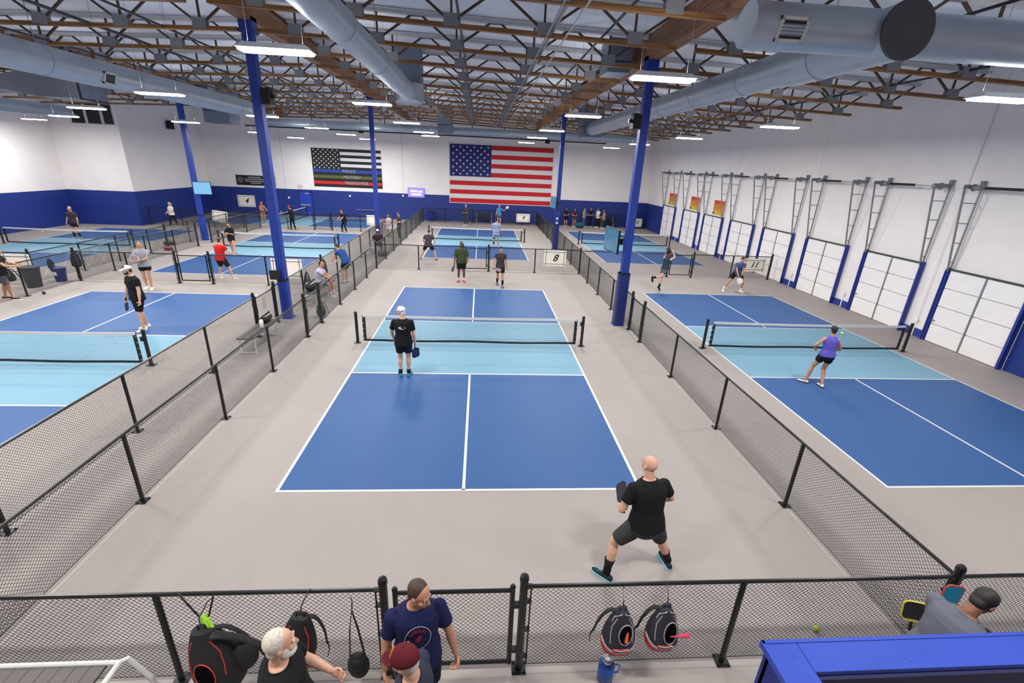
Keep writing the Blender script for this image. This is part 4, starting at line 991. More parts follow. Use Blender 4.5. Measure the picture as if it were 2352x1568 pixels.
tag(obj('shoe', MB().ell((-15.65, 11.05, .05), (.12, .05, .05), rotm('Z', -.7), nu=10, nv=8), M_rubber, None, True), 'single dark shoe on the floor beside the left fence', 'shoe')
# ================================================================ people
from mathutils.bvhtree import BVHTree
def skin(name, r, g, b): return mat('skin_' + name, rgb(r, g, b), .5, noise=.06, nscale=25)
SK = {'fair': skin('fair', 214, 164, 138), 'tan': skin('tan', 190, 138, 108), 'brown': skin('brown', 128, 86, 62), 'dark': skin('dark', 102, 70, 52)}
def cloth(name, r, g, b): return mat('cloth_' + name, rgb(r, g, b), .85, noise=.08, nscale=10, bump=.35, bscale=14, spec=.2)
def hairm(name, r, g, b): return mat('hair_' + name, rgb(r, g, b), .6, noise=.22, nscale=60, bump=.15, bscale=200)
H_dark = hairm('dark', 30, 24, 22); H_brown = hairm('brown', 66, 48, 36); H_grey = hairm('grey', 188, 184, 178); H_white = hairm('white', 226, 224, 220); H_auburn = hairm('auburn', 112, 60, 38)
def remesh(mb, name, vox, m, parent, smooth_it=4, fac=.5):
    me = mb.mesh(name); o = bpy.data.objects.new(name, me)
    md = o.modifiers.new('r', 'REMESH'); md.mode = 'VOXEL'; md.voxel_size = vox
    if smooth_it: ms = o.modifiers.new('s', 'SMOOTH'); ms.factor = fac; ms.iterations = smooth_it
    nm = bake(o); bpy.data.meshes.remove(me)
    nm.name = name; nm.materials.clear(); nm.materials.append(m)
    nm.polygons.foreach_set('use_smooth', [True] * len(nm.polygons))
    o = bpy.data.objects.new(name, nm); C.objects.link(o)
    if parent is not None: o.parent = parent
    return o
def ik(a, t, l1, l2, pole):
    d = t - a; L = d.length
    if L > (l1 + l2) * .998: t = a + d * ((l1 + l2) * .998 / L); d = t - a; L = d.length
    if L < abs(l1 - l2) + .02: d = d.normalized() * (abs(l1 - l2) + .02); t = a + d; L = d.length
    u = d / L; x = (l1 * l1 - l2 * l2 + L * L) / (2 * L); h = math.sqrt(max(0, l1 * l1 - x * x))
    p = pole - u * pole.dot(u)
    if p.length < 1e-4: p = Vector((0, 1, 0)) - u * u.y
    return a + u * x + p.normalized() * h, t
def limb(m, pts, rad, n=12):
    m.path(pts, rad, n)
    for p, r in zip(pts, rad): m.ell(p, (r, r, r), nu=12, nv=8)
def lerp(a, b, t): return a + (b - a) * t
TORSO = [(-.11, .115, .095), (-.03, .165, .118), (.06, .162, .112), (.17, .145, .102), (.29, .156, .112), (.39, .17, .117), (.46, .165, .104), (.52, .115, .078), (.56, .068, .06)]
class P: pass
def person(label, pos, face, H=1.76, sk='fair', pel=None, lean=0.0, side=0.0, twist=0.0, fl=(-.11, 0, 0, .15), fr=(.11, 0, 0, -.15), hl=None, hr=None, head=(0, 0, 0),
           shirt=None, shirt_kind='tee', shorts=None, leg=.72, shoe=None, sole=None, sock=None, sock_h=.1, hair=None, hair_kind='short', cap=None, brim=None, beard=None, bulk=1.0, belly=0.0, female=False,
           vox=.012, curl=(.5, .5), el=None, er=None, kl=(0, 1, .1), kr=(0, 1, .1), sleeve=.55, near=False, hem=-.10, long_pants=False, skirt=False, glasses=None, cap_back=False, legwear=None, extra=None):
    s = H / 1.76
    t = thing('person', label, 'person', (pos[0], pos[1], pos[2] if len(pos) > 2 else 0), math.radians(face))
    t['group'] = 'people in the hall'
    V = lambda p: Vector(p[:3]) * s
    pv = V(pel) if pel else Vector((0, 0, .95 * s))
    Rp = rotm('X', -lean * .45) @ rotm('Y', side * .4)
    Rc = rotm('Z', twist) @ rotm('X', -lean) @ rotm('Y', side)
    qp, qc = Rp.to_quaternion(), Rc.to_quaternion()
    def fr_at(z): return qp.slerp(qc, max(0, min(1, (z + .02) / .34))).to_matrix()
    def sp(z, x=0, y=0):
        z *= s
        # integrate the bend
        p = pv.copy(); n = 6; step = z / n
        for k in range(n): p += fr_at((k + .5) * step / s) @ Vector((0, 0, step))
        return p + fr_at(z / s) @ Vector((x * s, y * s, 0))
    bw = bulk; shw = (.165 if female else .185) * (.5 + .5 * bw); hipw = .095
    def ring(z, hx, hy, grow=0.0, n=22, zoff=0):
        out = []; bl = belly * math.exp(-((z - .1) / .13) ** 2)
        for j in range(n):
            a = 2 * PI * j / n; ca, sa = math.cos(a), math.sin(a); e = .85
            x = (hx * bw + grow) * math.copysign(abs(ca) ** e, ca); y = (hy * bw + grow) * math.copysign(abs(sa) ** e, sa)
            if y > 0: y += bl * (1 - abs(ca) ** 2)
            out.append(sp(z, x, y))
        return out
    shp = []
    for z, hx, hy in TORSO:
        if female: hx = hx * (.93 if z > .3 else (.92 if z > .1 else 1.05))
        shp.append((z, hx, hy))
    J = P(); J.sp = sp
    neck = sp(.555); Rh = (rotm('Z', head[0]) @ rotm('X', -head[1]) @ rotm('Y', head[2]))
    hs = s * .95
    hc = neck + fr_at(.55) @ Vector((0, .012 * s, .05 * s)) + Rh @ Vector((0, .022 * hs, .115 * hs))
    J.hc = hc; J.Rh = Rh
    SL, SR = sp(.455, -shw), sp(.455, shw)
    UA, FA, TH, SN = .29 * s, .25 * s, .43 * s, .425 * s
    d_hl = Vector((-.27, .06, .78)) * s; d_hr = Vector((.27, .06, .78)) * s
    HL = V(hl) if hl else d_hl; HR = V(hr) if hr else d_hr
    EL, HL = ik(SL, HL, UA, FA, Vector(el or (-.6, -1, -.2))); ER, HR = ik(SR, HR, UA, FA, Vector(er or (.6, -1, -.2)))
    hipL, hipR = sp(-.02, -hipw), sp(-.02, hipw)
    ank = .085 * s
    def foot(f):
        yaw = f[3] if len(f) > 3 else 0; pit = f[4] if len(f) > 4 else 0
        return V(f), rotm('Z', yaw) @ rotm('X', pit)
    FLp, FLR = foot(fl); FRp, FRR = foot(fr)
    aL = FLp + FLR @ Vector((0, 0, ank)); aR = FRp + FRR @ Vector((0, 0, ank))
    KL, aL = ik(hipL, aL, TH, SN, Vector(kl)); KR, aR = ik(hipR, aR, TH, SN, Vector(kr))
    J.HL, J.HR, J.EL, J.ER = HL, HR, EL, ER
    # ---------------- body (one continuous mesh)
    m = MB(); g = -.012 if shirt else 0
    m.rings([ring(z, hx, hy, g) for z, hx, hy in shp])
    lb = .6 + .4 * bw; fw = .94 if female else 1.0
    for S_, E_, H_ in ((SL, EL, HL), (SR, ER, HR)):
        limb(m, [S_, lerp(S_, E_, .4), E_], [.054 * s * lb * fw, .048 * s * lb * fw, .039 * s * lb * fw])
        limb(m, [E_, lerp(E_, H_, .3), lerp(E_, H_, .97)], [.039 * s * lb * fw, .041 * s * lb * fw, .027 * s * fw])
    for h_, K_, A_ in ((hipL, KL, aL), (hipR, KR, aR)):
        limb(m, [h_, lerp(h_, K_, .35), lerp(h_, K_, .8), K_], [.088 * s * lb, .082 * s * lb, .06 * s * lb, .055 * s * lb])
        bk = (fr_at(0) @ Vector((0, -1, 0))); sd = (A_ - K_).normalized(); bk = (bk - sd * bk.dot(sd))
        bk = bk.normalized() if bk.length > .01 else Vector((0, -1, 0))
        limb(m, [K_, lerp(K_, A_, .32) + bk * .014 * s, lerp(K_, A_, .65) + bk * .006 * s, A_], [.052 * s * lb, .057 * s * lb, .043 * s * lb, .036 * s * lb])
        m.ell(h_ + fr_at(0) @ Vector((0, -.03 * s, -.01 * s)), (.076 * s * lb, .072 * s * lb, .078 * s * lb))
    for A_, R_, F_ in ((aL, FLR, FLp), (aR, FRR, FRp)):
        limb(m, [A_ + R_ @ Vector((0, -.03, -.05)) * s, A_ + R_ @ Vector((0, .12, -.06)) * s], [.03 * s, .025 * s])
    # neck and head
    limb(m, [sp(.50), neck + fr_at(.55) @ Vector((0, 0, .02 * s)), hc + Rh @ Vector((0, -.02 * hs, -.06 * hs))], [.062 * s * lb, .054 * s * lb * fw, .052 * s * lb * fw])
    def hp(x, y, z): return hc + Rh @ (Vector((x, y, z)) * hs)
    m.ell(hp(0, -.012, .03), (.076 * hs, .096 * hs, .092 * hs), Rh, 16, 12)
    m.ell(hp(0, .02, -.035), (.062 * hs, .074 * hs, .08 * hs), Rh, 16, 12)
    m.ell(hp(0, .066, -.092), (.028 * hs, .024 * hs, .024 * hs), Rh)
    limb(m, [hp(0, .082, .012), hp(0, .1, -.02), hp(0, .104, -.032)], [.011 * hs, .0135 * hs, .016 * hs], 8)
    m.ell(hp(0, .078, .03), (.05 * hs, .016 * hs, .012 * hs), Rh); m.ell(hp(-.042, .06, -.022), (.024 * hs, .022 * hs, .02 * hs), Rh); m.ell(hp(.042, .06, -.022), (.024 * hs, .022 * hs, .02 * hs), Rh)
    m.ell(hp(0, .086, -.06), (.024 * hs, .012 * hs, .012 * hs), Rh)
    for q in (-1, 1): m.ell(hp(q * .079, -.008, -.008), (.011 * hs, .022 * hs, .031 * hs), Rh)
    # hands
    fk = 1.0 if near else 1.15
    for side_, E_, H_, cu in ((-1, EL, HL, curl[0]), (1, ER, HR, curl[1])):
        d = (H_ - E_).normalized(); inn = Vector((-side_, .25, 0)); nrm = (inn - d * inn.dot(d)).normalized()   # palm faces inwards
        acr = d.cross(nrm).normalized()
        pc = H_ + d * .045 * s
        Rm = Matrix((acr, nrm, d)).transposed()
        m.ell(pc, (.041 * s, .017 * s, .05 * s), Rm, 12, 8)
        for k in range(4):
            off = (k - 1.5) * .0205 * s; ln = (.036, .043, .041, .032)[k] * s; b = pc + acr * off + d * (.036 * s)
            a1 = cu * .9; d1 = d * math.cos(a1) + nrm * math.sin(a1); p1 = b + d1 * ln
            a2 = cu * 2.1; d2 = d * math.cos(a2) + nrm * math.sin(a2); p2 = p1 + d2 * ln * .85
            a3 = cu * 2.9; d3 = d * math.cos(a3) + nrm * math.sin(a3); p3 = p2 + d3 * ln * .5
            limb(m, [b, p1, p2, p3], [.0098 * s * fk, .0092 * s * fk, .0086 * s * fk, .0078 * s * fk], 8)
        ts = -1 if True else 1
        tb = pc - acr * (.03 * s) * (1 if side_ > 0 else -1) * -1 + d * (-.02 * s); 
        sgn = 1 if (acr.dot(Vector((0, 1, 0))) * 1 > 0) else -1
        tb = pc + acr * sgn * .032 * s - d * .015 * s; td = (acr * sgn * .75 + d * .6 + nrm * (.35 + .4 * cu)).normalized(); tm = tb + td * .035 * s
        td2 = (acr * sgn * .25 + d * .75 + nrm * (.5 + .5 * cu)).normalized()
        limb(m, [tb, tm, tm + td2 * .03 * s], [.0125 * s * fk, .0108 * s * fk, .009 * s * fk], 8)
        if side_ < 0: J.pl, J.dl, J.nl, J.al = pc + d * .03 * s + nrm * .022 * s, d, nrm, acr
        else: J.pr, J.dr, J.nr, J.ar = pc + d * .03 * s + nrm * .022 * s, d, nrm, acr
    J.body = remesh(m, 'body', vox, SK[sk], t, 3)
    # ---------------- face
    me_eye = mat('eye_dark', rgb(30, 22, 18), .3)
    for q in (-1, 1):
        e = obj('eye', MB().ell(hp(q * .03, .081, .006), (.0125 * hs, .008 * hs, .008 * hs), Rh, 10, 6), mat('eye_white', rgb(226, 220, 214), .3), t, True)
        obj('iris', MB().ell(hp(q * .03, .0865, .006), (.006 * hs, .004 * hs, .006 * hs), Rh, 8, 6), me_eye, e, True)
        obj('eyebrow', MB().ell(hp(q * .032, .088, .027), (.02 * hs, .006 * hs, .005 * hs), Rh, 8, 6), hair or H_brown, t, True)
    obj('mouth', MB().ell(hp(0, .0965, -.06), (.022 * hs, .005 * hs, .005 * hs), Rh, 8, 6), mat('lips', rgb(158, 92, 84), .5), t, True)
    # ---------------- clothing
    cv = vox * 1.15 if near else vox * 1.2
    if shirt:
        m = MB(); gr = .017
        rr = [ring(hem, .168 if not female else .168, .126, gr + .018)]
        rr += [ring(z, hx, hy, gr + (.012 if z < .1 else .003)) for z, hx, hy in shp if z > hem + .04 and z < .5]
        rr += [ring(.515, .118, .08, .012), ring(.548, .07, .062, .012)]
        m.rings(rr)
        if sleeve > 0:
            for S_, E_, H_ in ((SL, EL, HL), (SR, ER, HR)):
                if sleeve <= 1: pts = [lerp(S_, sp(.43), .35), S_, lerp(S_, E_, sleeve)]; rd = [.07 * s * lb, .07 * s * lb, .066 * s * lb]
                else: pts = [lerp(S_, sp(.43), .35), S_, E_, lerp(E_, H_, sleeve - 1)]; rd = [.07 * s * lb, .068 * s * lb, .055 * s * lb, .042 * s * lb]
                m.path(pts, rd, 16); m.ell(S_, (.07 * s * lb,) * 3)
        else:
            pass
        J.shirt = remesh(m, 'shirt', cv, shirt, t, 2)
        obj('collar', MB().path([sp(.545, .077 * math.cos(a) * bw, .07 * math.sin(a) * bw) for a in [2 * PI * k / 18 for k in range(19)]], .009 * s, 6), shirt, J.shirt, True)
    if shorts:
        m = MB(); gr = .02
        m.rings([ring(-.14, .12, .1, gr), ring(-.06, .166, .12, gr - .004), ring(.03, .162, .113, .006), ring(.1, .155, .108, .002)])
        for h_ in (hipL, hipR): m.ell(h_ + fr_at(0) @ Vector((0, -.04 * s, -.02 * s)), (.095 * s * lb, .088 * s * lb, .095 * s * lb))
        for h_, K_, A_ in ((hipL, KL, aL), (hipR, KR, aR)):
            top = h_ + fr_at(0) @ Vector((0, -.005, .04)) * s
            if long_pants: m.path([top, lerp(h_, K_, .5), K_, lerp(K_, A_, .4), lerp(K_, A_, .97)], [.104 * s * lb, .09 * s * lb, .066 * s * lb, .066 * s * lb, .046 * s * lb], 16)
            else: m.path([top, lerp(h_, K_, .35), lerp(h_, K_, leg)], [.105 * s * lb, .106 * s * lb, (.088 if leg < .85 else .082) * s * lb], 16)
        if skirt:
            mid = lerp(KL, KR, .5); m.rings([ring(.05, .16, .11, .02), ring(-.1, .18, .13, .02)] + [[lerp(sp(-.1), lerp(hipL * .5 + hipR * .5, mid, .6), 1) + Vector((math.cos(2 * PI * j / 22) * .25, math.sin(2 * PI * j / 22) * .2, 0)) * s for j in range(22)]])
        J.shorts = remesh(m, 'trousers' if long_pants else 'shorts', cv, shorts, t, 2)
        obj('waistband', MB().rings([ring(.085, .157, .109, .006), ring(.115, .156, .108, .006)]), shorts, J.shorts, True)
    if legwear is not None:
        for h_, K_, A_ in ((hipL, KL, aL),): obj('leg_sleeve', MB().path([lerp(h_, K_, .8), K_, lerp(K_, A_, .35), lerp(K_, A_, .9)], [.066 * s, .061 * s, .064 * s, .044 * s], 12), legwear, t, True)
    so = sole or M_fabricwhite
    for A_, R_, K_ in ((aL, FLR, KL), (aR, FRR, KR)):
        if shoe is not None:
            b = A_ - R_ @ Vector((0, 0, ank)); wL = 12
            prof = [(-.085, .026, .075), (-.075, .034, .088), (-.03, .036, .094), (.03, .037, .082), (.09, .043, .062), (.15, .043, .05), (.19, .03, .038), (.203, .012, .026)]
            up = MB(); rg = []
            for y, w, h in prof:
                rg.append([b + R_ @ (Vector((w * math.cos(a), y, max(.016, .016 + (h - .016) * (math.sin(a) if math.sin(a) > 0 else 0)))) * s) for a in [2 * PI * j / wL for j in range(wL)]])
            up.rings(rg); sh = obj('shoe', up, shoe, t, True)
            sl = MB(); outl = [(w + .006, y) for y, w, h in prof] + [(-w - .006, y) for y, w, h in prof[::-1]]
            sl.prism([(x * s, y * s) for x, y in outl], .0, .026 * s, R_.to_4x4()); sl.v = [tuple(Vector(p) + b) for p in sl.v]; obj('sole', sl, so, sh)
            lc = MB()
            for k in range(3): lc.path([b + R_ @ (Vector((-.022, .04 + k * .028, .088 - k * .009)) * s), b + R_ @ (Vector((.022, .05 + k * .028, .086 - k * .009)) * s)], .004 * s, 5)
            obj('laces', lc, so if so != shoe else M_fabricwhite, sh)
        if sock is not None:
            u = (K_ - A_).normalized(); obj('sock', MB().path([A_ - u * .01 * s, A_ + u * sock_h * .5 * s, A_ + u * sock_h * s], [.046 * s * lb, .047 * s * lb, (.049 + max(0, sock_h - .1) * .14) * s * lb], 12), sock, t, True)
    # ---------------- hair, cap, beard
    if hair is not None and hair_kind != 'bald':
        m = MB(); k = 1.0 if hair_kind != 'buzz' else .968
        m.ell(hp(0, -.024 if hair_kind != 'buzz' else -.03, .038), (.084 * hs * k, .098 * hs * k, .098 * hs * k), Rh, 18, 14)
        if hair_kind != 'buzz': m.ell(hp(0, .03, .085), (.062 * hs, .06 * hs, .05 * hs), Rh, 14, 10)
        m.ell(hp(0, -.06, -.035), (.066 * hs, .05 * hs, .06 * hs), Rh, 14, 10)
        if hair_kind == 'long':
            m.ell(hp(0, -.07, -.1), (.085 * hs, .05 * hs, .16 * hs), Rh, 14, 10)
            for q in (-1, 1): m.ell(hp(q * .075, -.02, -.07), (.022 * hs, .045 * hs, .12 * hs), Rh)
        if hair_kind == 'pony': limb(m, [hp(0, -.11, .05), hp(0, -.16, 0), hp(0, -.17, -.12), hp(.01, -.15, -.2)], [.03 * hs, .032 * hs, .028 * hs, .012 * hs])
        if hair_kind == 'bun': m.ell(hp(0, -.09, .1), (.045 * hs,) * 3)
        remesh(m, 'hair', vox, hair, t, 5)
    if cap is not None:
        rg = []
        for i in range(7):
            a = i / 6 * PI / 2 * .96; r = math.cos(a); rg.append([hp(.094 * r * math.cos(2 * PI * j / 20), -.016 + .114 * r * math.sin(2 * PI * j / 20), .03 + .108 * math.sin(a)) for j in range(20)])
        c_ = obj('cap', MB().rings(rg), cap, t, True)
        if brim is not None:
            bm_ = MB(); yy = -1 if cap_back else 1; top = []; 
            for zz in (.046, .04):
                pts = []
                for k in range(11):
                    a = PI * k / 10; pts.append(hp(.078 * math.cos(a), -.016 + yy * (.085 + .1 * math.sin(a)), zz - .012 * abs(math.cos(a)) ** 2 + (-.012 * math.sin(a))))
                top.append(pts)
            n = 11; bm_.add(top[0] + top[1], [tuple(range(n)), tuple(range(n, 2 * n))[::-1]] + [(i, i + n, (i + 1) % n + n, (i + 1) % n) for i in range(n)]); obj('brim', bm_, brim, c_)
        obj('cap_button', MB().ell(hp(0, -.016, .138), (.01 * hs, .01 * hs, .006 * hs), Rh, 8, 6), cap, c_)
    if beard is not None:
        m = MB(); m.ell(hp(0, .035, -.082), (.062 * hs, .068 * hs, .05 * hs), Rh, 14, 10)
        for q in (-1, 1): m.ell(hp(q * .055, .02, -.05), (.018 * hs, .035 * hs, .05 * hs), Rh)
        m.ell(hp(0, .09, -.046), (.03 * hs, .013 * hs, .009 * hs), Rh)
        remesh(m, 'beard', vox, beard, t, 1)
    if glasses is not None:
        gm = MB()
        for q in (-1, 1):
            gm.path([hp(q * .032 + .022 * math.cos(a), .095, .004 + .016 * math.sin(a)) for a in [2 * PI * k / 12 for k in range(13)]], .0022, 5); gm.path([hp(q * .054, .095, .008), hp(q * .082, .0, .006)], .0022, 5)
        gm.path([hp(-.01, .097, .006), hp(.01, .097, .006)], .0022, 5); obj('glasses', gm, glasses, t)
    J.t = t; J.s = s; J.Rc = Rc; J.hp = hp
    return J
def decal(J, cloth_o, me, m, c, u, v, n, name, off=.003):
    """lay a flat mesh (x,y) on the garment: centre c, axes u,v, looking along -n, all in the person's space"""
    bm = bmesh.new(); bm.from_mesh(cloth_o.data); bv = BVHTree.FromBMesh(bm); bm.free()
    for vt in me.vertices:
        p = c + u * vt.co.x + v * vt.co.y + n * .3; h = bv.ray_cast(p, -n, 1.0)
        q = (h[0] + n * off) if h[0] is not None else (c + u * vt.co.x + v * vt.co.y)
        vt.co = q + n * (vt.co.z if abs(vt.co.z) < .01 else 0)
    me.materials.clear(); me.materials.append(m); return obj(name, me, m, cloth_o)
def paddle(J, hand, label, face_m, edge_m, turn=0.0, along=None, nrm=None, grip_m=None, world=None):
    """a paddle whose grip sits in a hand of person J"""
    if J is not None:
        c, d, n, a = (J.pl, J.dl, J.nl, J.al) if hand == 'l' else (J.pr, J.dr, J.nr, J.ar)
        y = Vector(along).normalized() if along else (d * .8 + n * .2).normalized()
        Mw = J.t.matrix_basis.copy()
        rz = Matrix.Rotation(J.t.rotation_euler.z, 4, 'Z'); Mw = Matrix.Translation(J.t.location) @ rz
        z = Vector(nrm) if nrm else a
        c = Mw @ c; y = (rz.to_3x3() @ y); z = rz.to_3x3() @ z
    else: c, y, z = Vector(world), Vector(along).normalized(), Vector(nrm)
    z = (z - y * z.dot(y)).normalized(); x = y.cross(z); R = Matrix((x, y, z)).transposed()
    t = thing('paddle', label, 'paddle', c, 0, 'pickleball paddles'); t.rotation_mode = 'QUATERNION'; t.rotation_quaternion = R.to_quaternion()
    pts = []; w, L, r = .1, .27, .055
    for cx, cy, a0 in ((w - r, L - r, 0), (-w + r, L - r, PI / 2), (-w + r, r + .02, PI), (w - r, r + .02, 1.5 * PI)):
        for k in range(5): a = a0 + k * PI / 8; pts.append((cx + r * math.cos(a), .07 + cy + r * math.sin(a)))
    obj('face', MB().prism(pts, -.006, .006), face_m, t)
    obj('edge_guard', MB().path([(x_, y_, 0) for x_, y_ in pts] + [(pts[0][0], pts[0][1], 0)], .0085, 6), edge_m, t)
    obj('throat', MB().prism([(-.045, .1), (-.018, .055), (.018, .055), (.045, .1)], -.007, .007), edge_m, t)
    obj('grip', MB().path([(0, -.06, 0), (0, .07, 0)], [.017, .016], 8), grip_m or M_rubber, t); obj('butt_cap', MB().path([(0, -.068, 0), (0, -.058, 0)], .019, 8), edge_m, t)
    return t
K_black = cloth('black', 26, 26, 28); K_navy = cloth('navy', 30, 34, 74); K_dknavy = cloth('dark_navy', 24, 26, 44); K_char = cloth('charcoal', 62, 62, 62); K_purple = cloth('purple', 98, 88, 186); K_olive = cloth('olive', 62, 72, 48)
K_dgrey = cloth('dark_grey', 62, 58, 64); K_grey = cloth('grey', 150, 150, 158); K_red = cloth('red', 188, 36, 36); K_blue = cloth('blue', 40, 78, 140); K_steel = cloth('steel_blue', 72, 90, 134); K_lav = cloth('lavender', 178, 174, 196); K_teal = cloth('teal_dark', 44, 64, 72)
K_ltblue = cloth('pale_blue', 150, 164, 194); K_sky = cloth('sky', 72, 134, 190); K_white = cloth('white', 224, 222, 220); K_tan = cloth('tan', 166, 132, 104); K_mar = cloth('maroon', 92, 26, 38); K_polo = cloth('heather_grey', 98, 100, 112); K_midg = cloth('mid_grey', 92, 92, 96)
S_white = cloth('shoe_white', 228, 226, 222); S_black = cloth('shoe_black', 30, 30, 32); S_teal = cloth('shoe_teal', 60, 130, 160); S_red = cloth('shoe_red', 214, 52, 66); S_purple = cloth('shoe_purple', 92, 88, 140); S_cyan = mat('sole_cyan', rgb(130, 210, 220), .5)
PF_dark = mat('paddle_dark', rgb(44, 40, 46), .5); PF_navy = mat('paddle_navy', rgb(30, 34, 70), .5); PF_white = mat('paddle_white', rgb(226, 214, 210), .5); PF_mauve = mat('paddle_mauve', rgb(142, 120, 126), .5); PF_red = mat('paddle_red', rgb(110, 30, 34), .5); PF_teal = mat('paddle_teal', rgb(36, 130, 160), .4); PF_or = mat('paddle_orange', rgb(206, 70, 40), .5); PF_yel = mat('paddle_yellow', rgb(222, 214, 60), .5)
# ---- foreground -----------------------------------------------------------
J = person('bald man in a black shirt and grey shorts crouching wide behind the near baseline', (2.42, -1.70), 10, 1.92, 'fair', pel=(-.05, -.07, .865), lean=.2, fl=(-.43, 0, 0, .6), fr=(.43, .03, 0, -.05), kl=(-.5, 1, 0), kr=(.45, 1, 0), sleeve=.62,
           hl=(-.26, .16, .90), hr=(.2, .22, .93), el=(-1, -.7, -.8), er=(1, -.8, -.1), head=(.3, -.05, 0), bulk=1.12, hem=-.04, shirt=K_black, shorts=K_char, leg=.84, shoe=cloth('shoe_slate', 44, 50, 60), sole=S_cyan, sock=K_black, sock_h=.19, hair=None, vox=.007, near=True, curl=(.75, .75))
obj('ear_bud', MB().ell(J.hp(-.088, -.002, -.02), (.006, .008, .014), None, 8, 6), M_fabricwhite, J.t, True)
paddle(J, 'l', 'dark paddle in the left hand of the bald man', PF_dark, M_rubber, along=(.2, .75, .45), nrm=(-.9, .1, .4))
J = person('short-haired man in a navy shirt with a round chest print at the front gate', (-.30, -3.36), 196, 1.82, 'tan', sleeve=.62, head=(.75, .25, 0), shirt=K_navy, shorts=K_dknavy, leg=.8, shoe=S_white, sock=K_white, hair=H_brown, hair_kind='buzz', vox=.007, near=True, hl=(-.34, .12, .80), hr=(.30, .05, .80), lean=.04, bulk=1.08, el=(-1, -.7, 0), er=(1, -.7, 0), curl=(.75, .6), twist=-.05)
cN = J.sp(.315, 0, .15); nN = Vector((0, 1, .12)).normalized(); uN = Vector((-1, 0, 0)); vN = nN.cross(uN)
rg = MB(); n = 40
for k in range(n):
    a0, a1 = 2 * PI * k / n, 2 * PI * (k + 1) / n; r0, r1 = .108, .114
    rg.add([(r0 * math.cos(a0), r0 * math.sin(a0) * 1.3, 0), (r1 * math.cos(a0), r1 * math.sin(a0) * 1.3, 0), (r1 * math.cos(a1), r1 * math.sin(a1) * 1.3, 0), (r0 * math.cos(a1), r0 * math.sin(a1) * 1.3, 0)], [(0, 1, 2, 3)])
decal(J, J.shirt, rg.mesh('print_ring'), mat('print_pale', rgb(196, 200, 214), .7), cN, uN, vN, nN, 'print_ring')
for k, ch in enumerate('BABOLAT'):
    a = PI * .78 - k * PI * .56 / 6; me = text_mesh(ch, .042, .001, bold=True)
    for v_ in me.vertices:
        x, y = v_.co.x, v_.co.y; b = a - PI / 2; v_.co = Vector((.08 * math.cos(a) + x * math.cos(b) - y * math.sin(b), .1 * math.sin(a) + x * math.sin(b) + y * math.cos(b), 0))
    decal(J, J.shirt, me, mat('print_red', rgb(214, 60, 74), .7), cN, uN, vN, nN, 'print_letter')
lg = MB(); lg.add([(-.035, -.035, 0), (.0, -.03, 0), (.035, -.008, 0), (.005, -.008, 0)], [(0, 1, 2, 3)]); lg.add([(-.03, .0, 0), (.0, -.004, 0), (.03, .018, 0), (0.005, .02, 0)], [(0, 1, 2, 3)]); lg.add([(-.005, .024, 0), (.02, .022, 0), (.038, .034, 0), (.01, .036, 0)], [(0, 1, 2, 3)])
decal(J, J.shirt, lg.mesh('print_emblem'), mat('print_red', rgb(214, 60, 74), .7), cN, uN, vN, nN, 'print_emblem')
J = person('grey-haired bearded man in a black shirt standing by the backpacks', (-1.24, -3.86), -72, 1.86, 'fair', head=(.1, .02, 0), shirt=K_black, shorts=K_black, leg=.8, shoe=S_black, hair=hairm('silver', 206, 194, 180), hair_kind='buzz', sleeve=.78, beard=H_white, vox=.007, near=True, bulk=1.2, belly=.05, hl=(-.16, .31, 1.02), hr=(.14, .28, 1.02), el=(-.8, -.6, -.5), er=(.8, -.7, -.4), curl=(.8, .8))
J = person('man in a maroon cap with a gold emblem at the bottom edge', (-.25, -3.97), 78, 1.80, 'fair', head=(0, .15, 0), shirt=cloth('slate', 52, 54, 70), shorts=K_black, leg=.8, shoe=S_black, hair=H_grey, hair_kind='buzz', cap=K_mar, brim=K_mar, vox=.008, near=True, glasses=M_black, bulk=1.1)
Mg = mat('gold_thread', rgb(176, 118, 26), .6)
g = MB(); g.path([J.hp(-.03, .081, .075), J.hp(-.008, .068, .108), J.hp(-.015, .075, .095), J.hp(.02, .06, .118)], .008, 6); g.path([J.hp(-.035, .088, .06), J.hp(.0, .082, .085), J.hp(.03, .068, .1)], .006, 6); g.path([J.hp(.094, -.02, .06), J.hp(.09, -.01, .075)], .006, 6); obj('gold_emblem', g, Mg, J.t)
J = person('man in a grey polo shirt with his head bowed beside the front right fence post', (4.5, -3.62), -82, 1.84, 'brown', pel=(0, -.05, .95), lean=.32, head=(0, .75, 0), shirt=K_polo, shorts=K_black, leg=.85, shoe=S_black, hair=H_dark, hair_kind='short', vox=.008, near=True, hl=(-.06, .36, 1.14), hr=(.1, .36, 1.12), bulk=1.15, sleeve=.75, curl=(.6, .6))
ph = thing('phone', 'dark phone held by the man in the grey polo shirt', 'phone', (J.t.matrix_basis @ ((J.pl + J.pr) / 2)), math.radians(-82)); obj('casing', MB().box((0, .02, .02), (.07, .012, .14), rotm('X', -.6)), M_rubber, ph); obj('screen', MB().box((0, .013, .024), (.062, .004, .13), rotm('X', -.6)), M_dark, ph)
paddle(None, '', 'teal and orange paddle hanging on the front right fence post', PF_teal, PF_or, world=(5.2, -3.05, .86), along=(.12, .05, 1), nrm=(-.1, -1, .3))
paddle(None, '', 'black paddle with a yellow edge beside the man in the grey polo', PF_dark, PF_yel, world=(4.98, -3.0, .58), along=(-.12, .05, 1), nrm=(-.5, -1, .3))
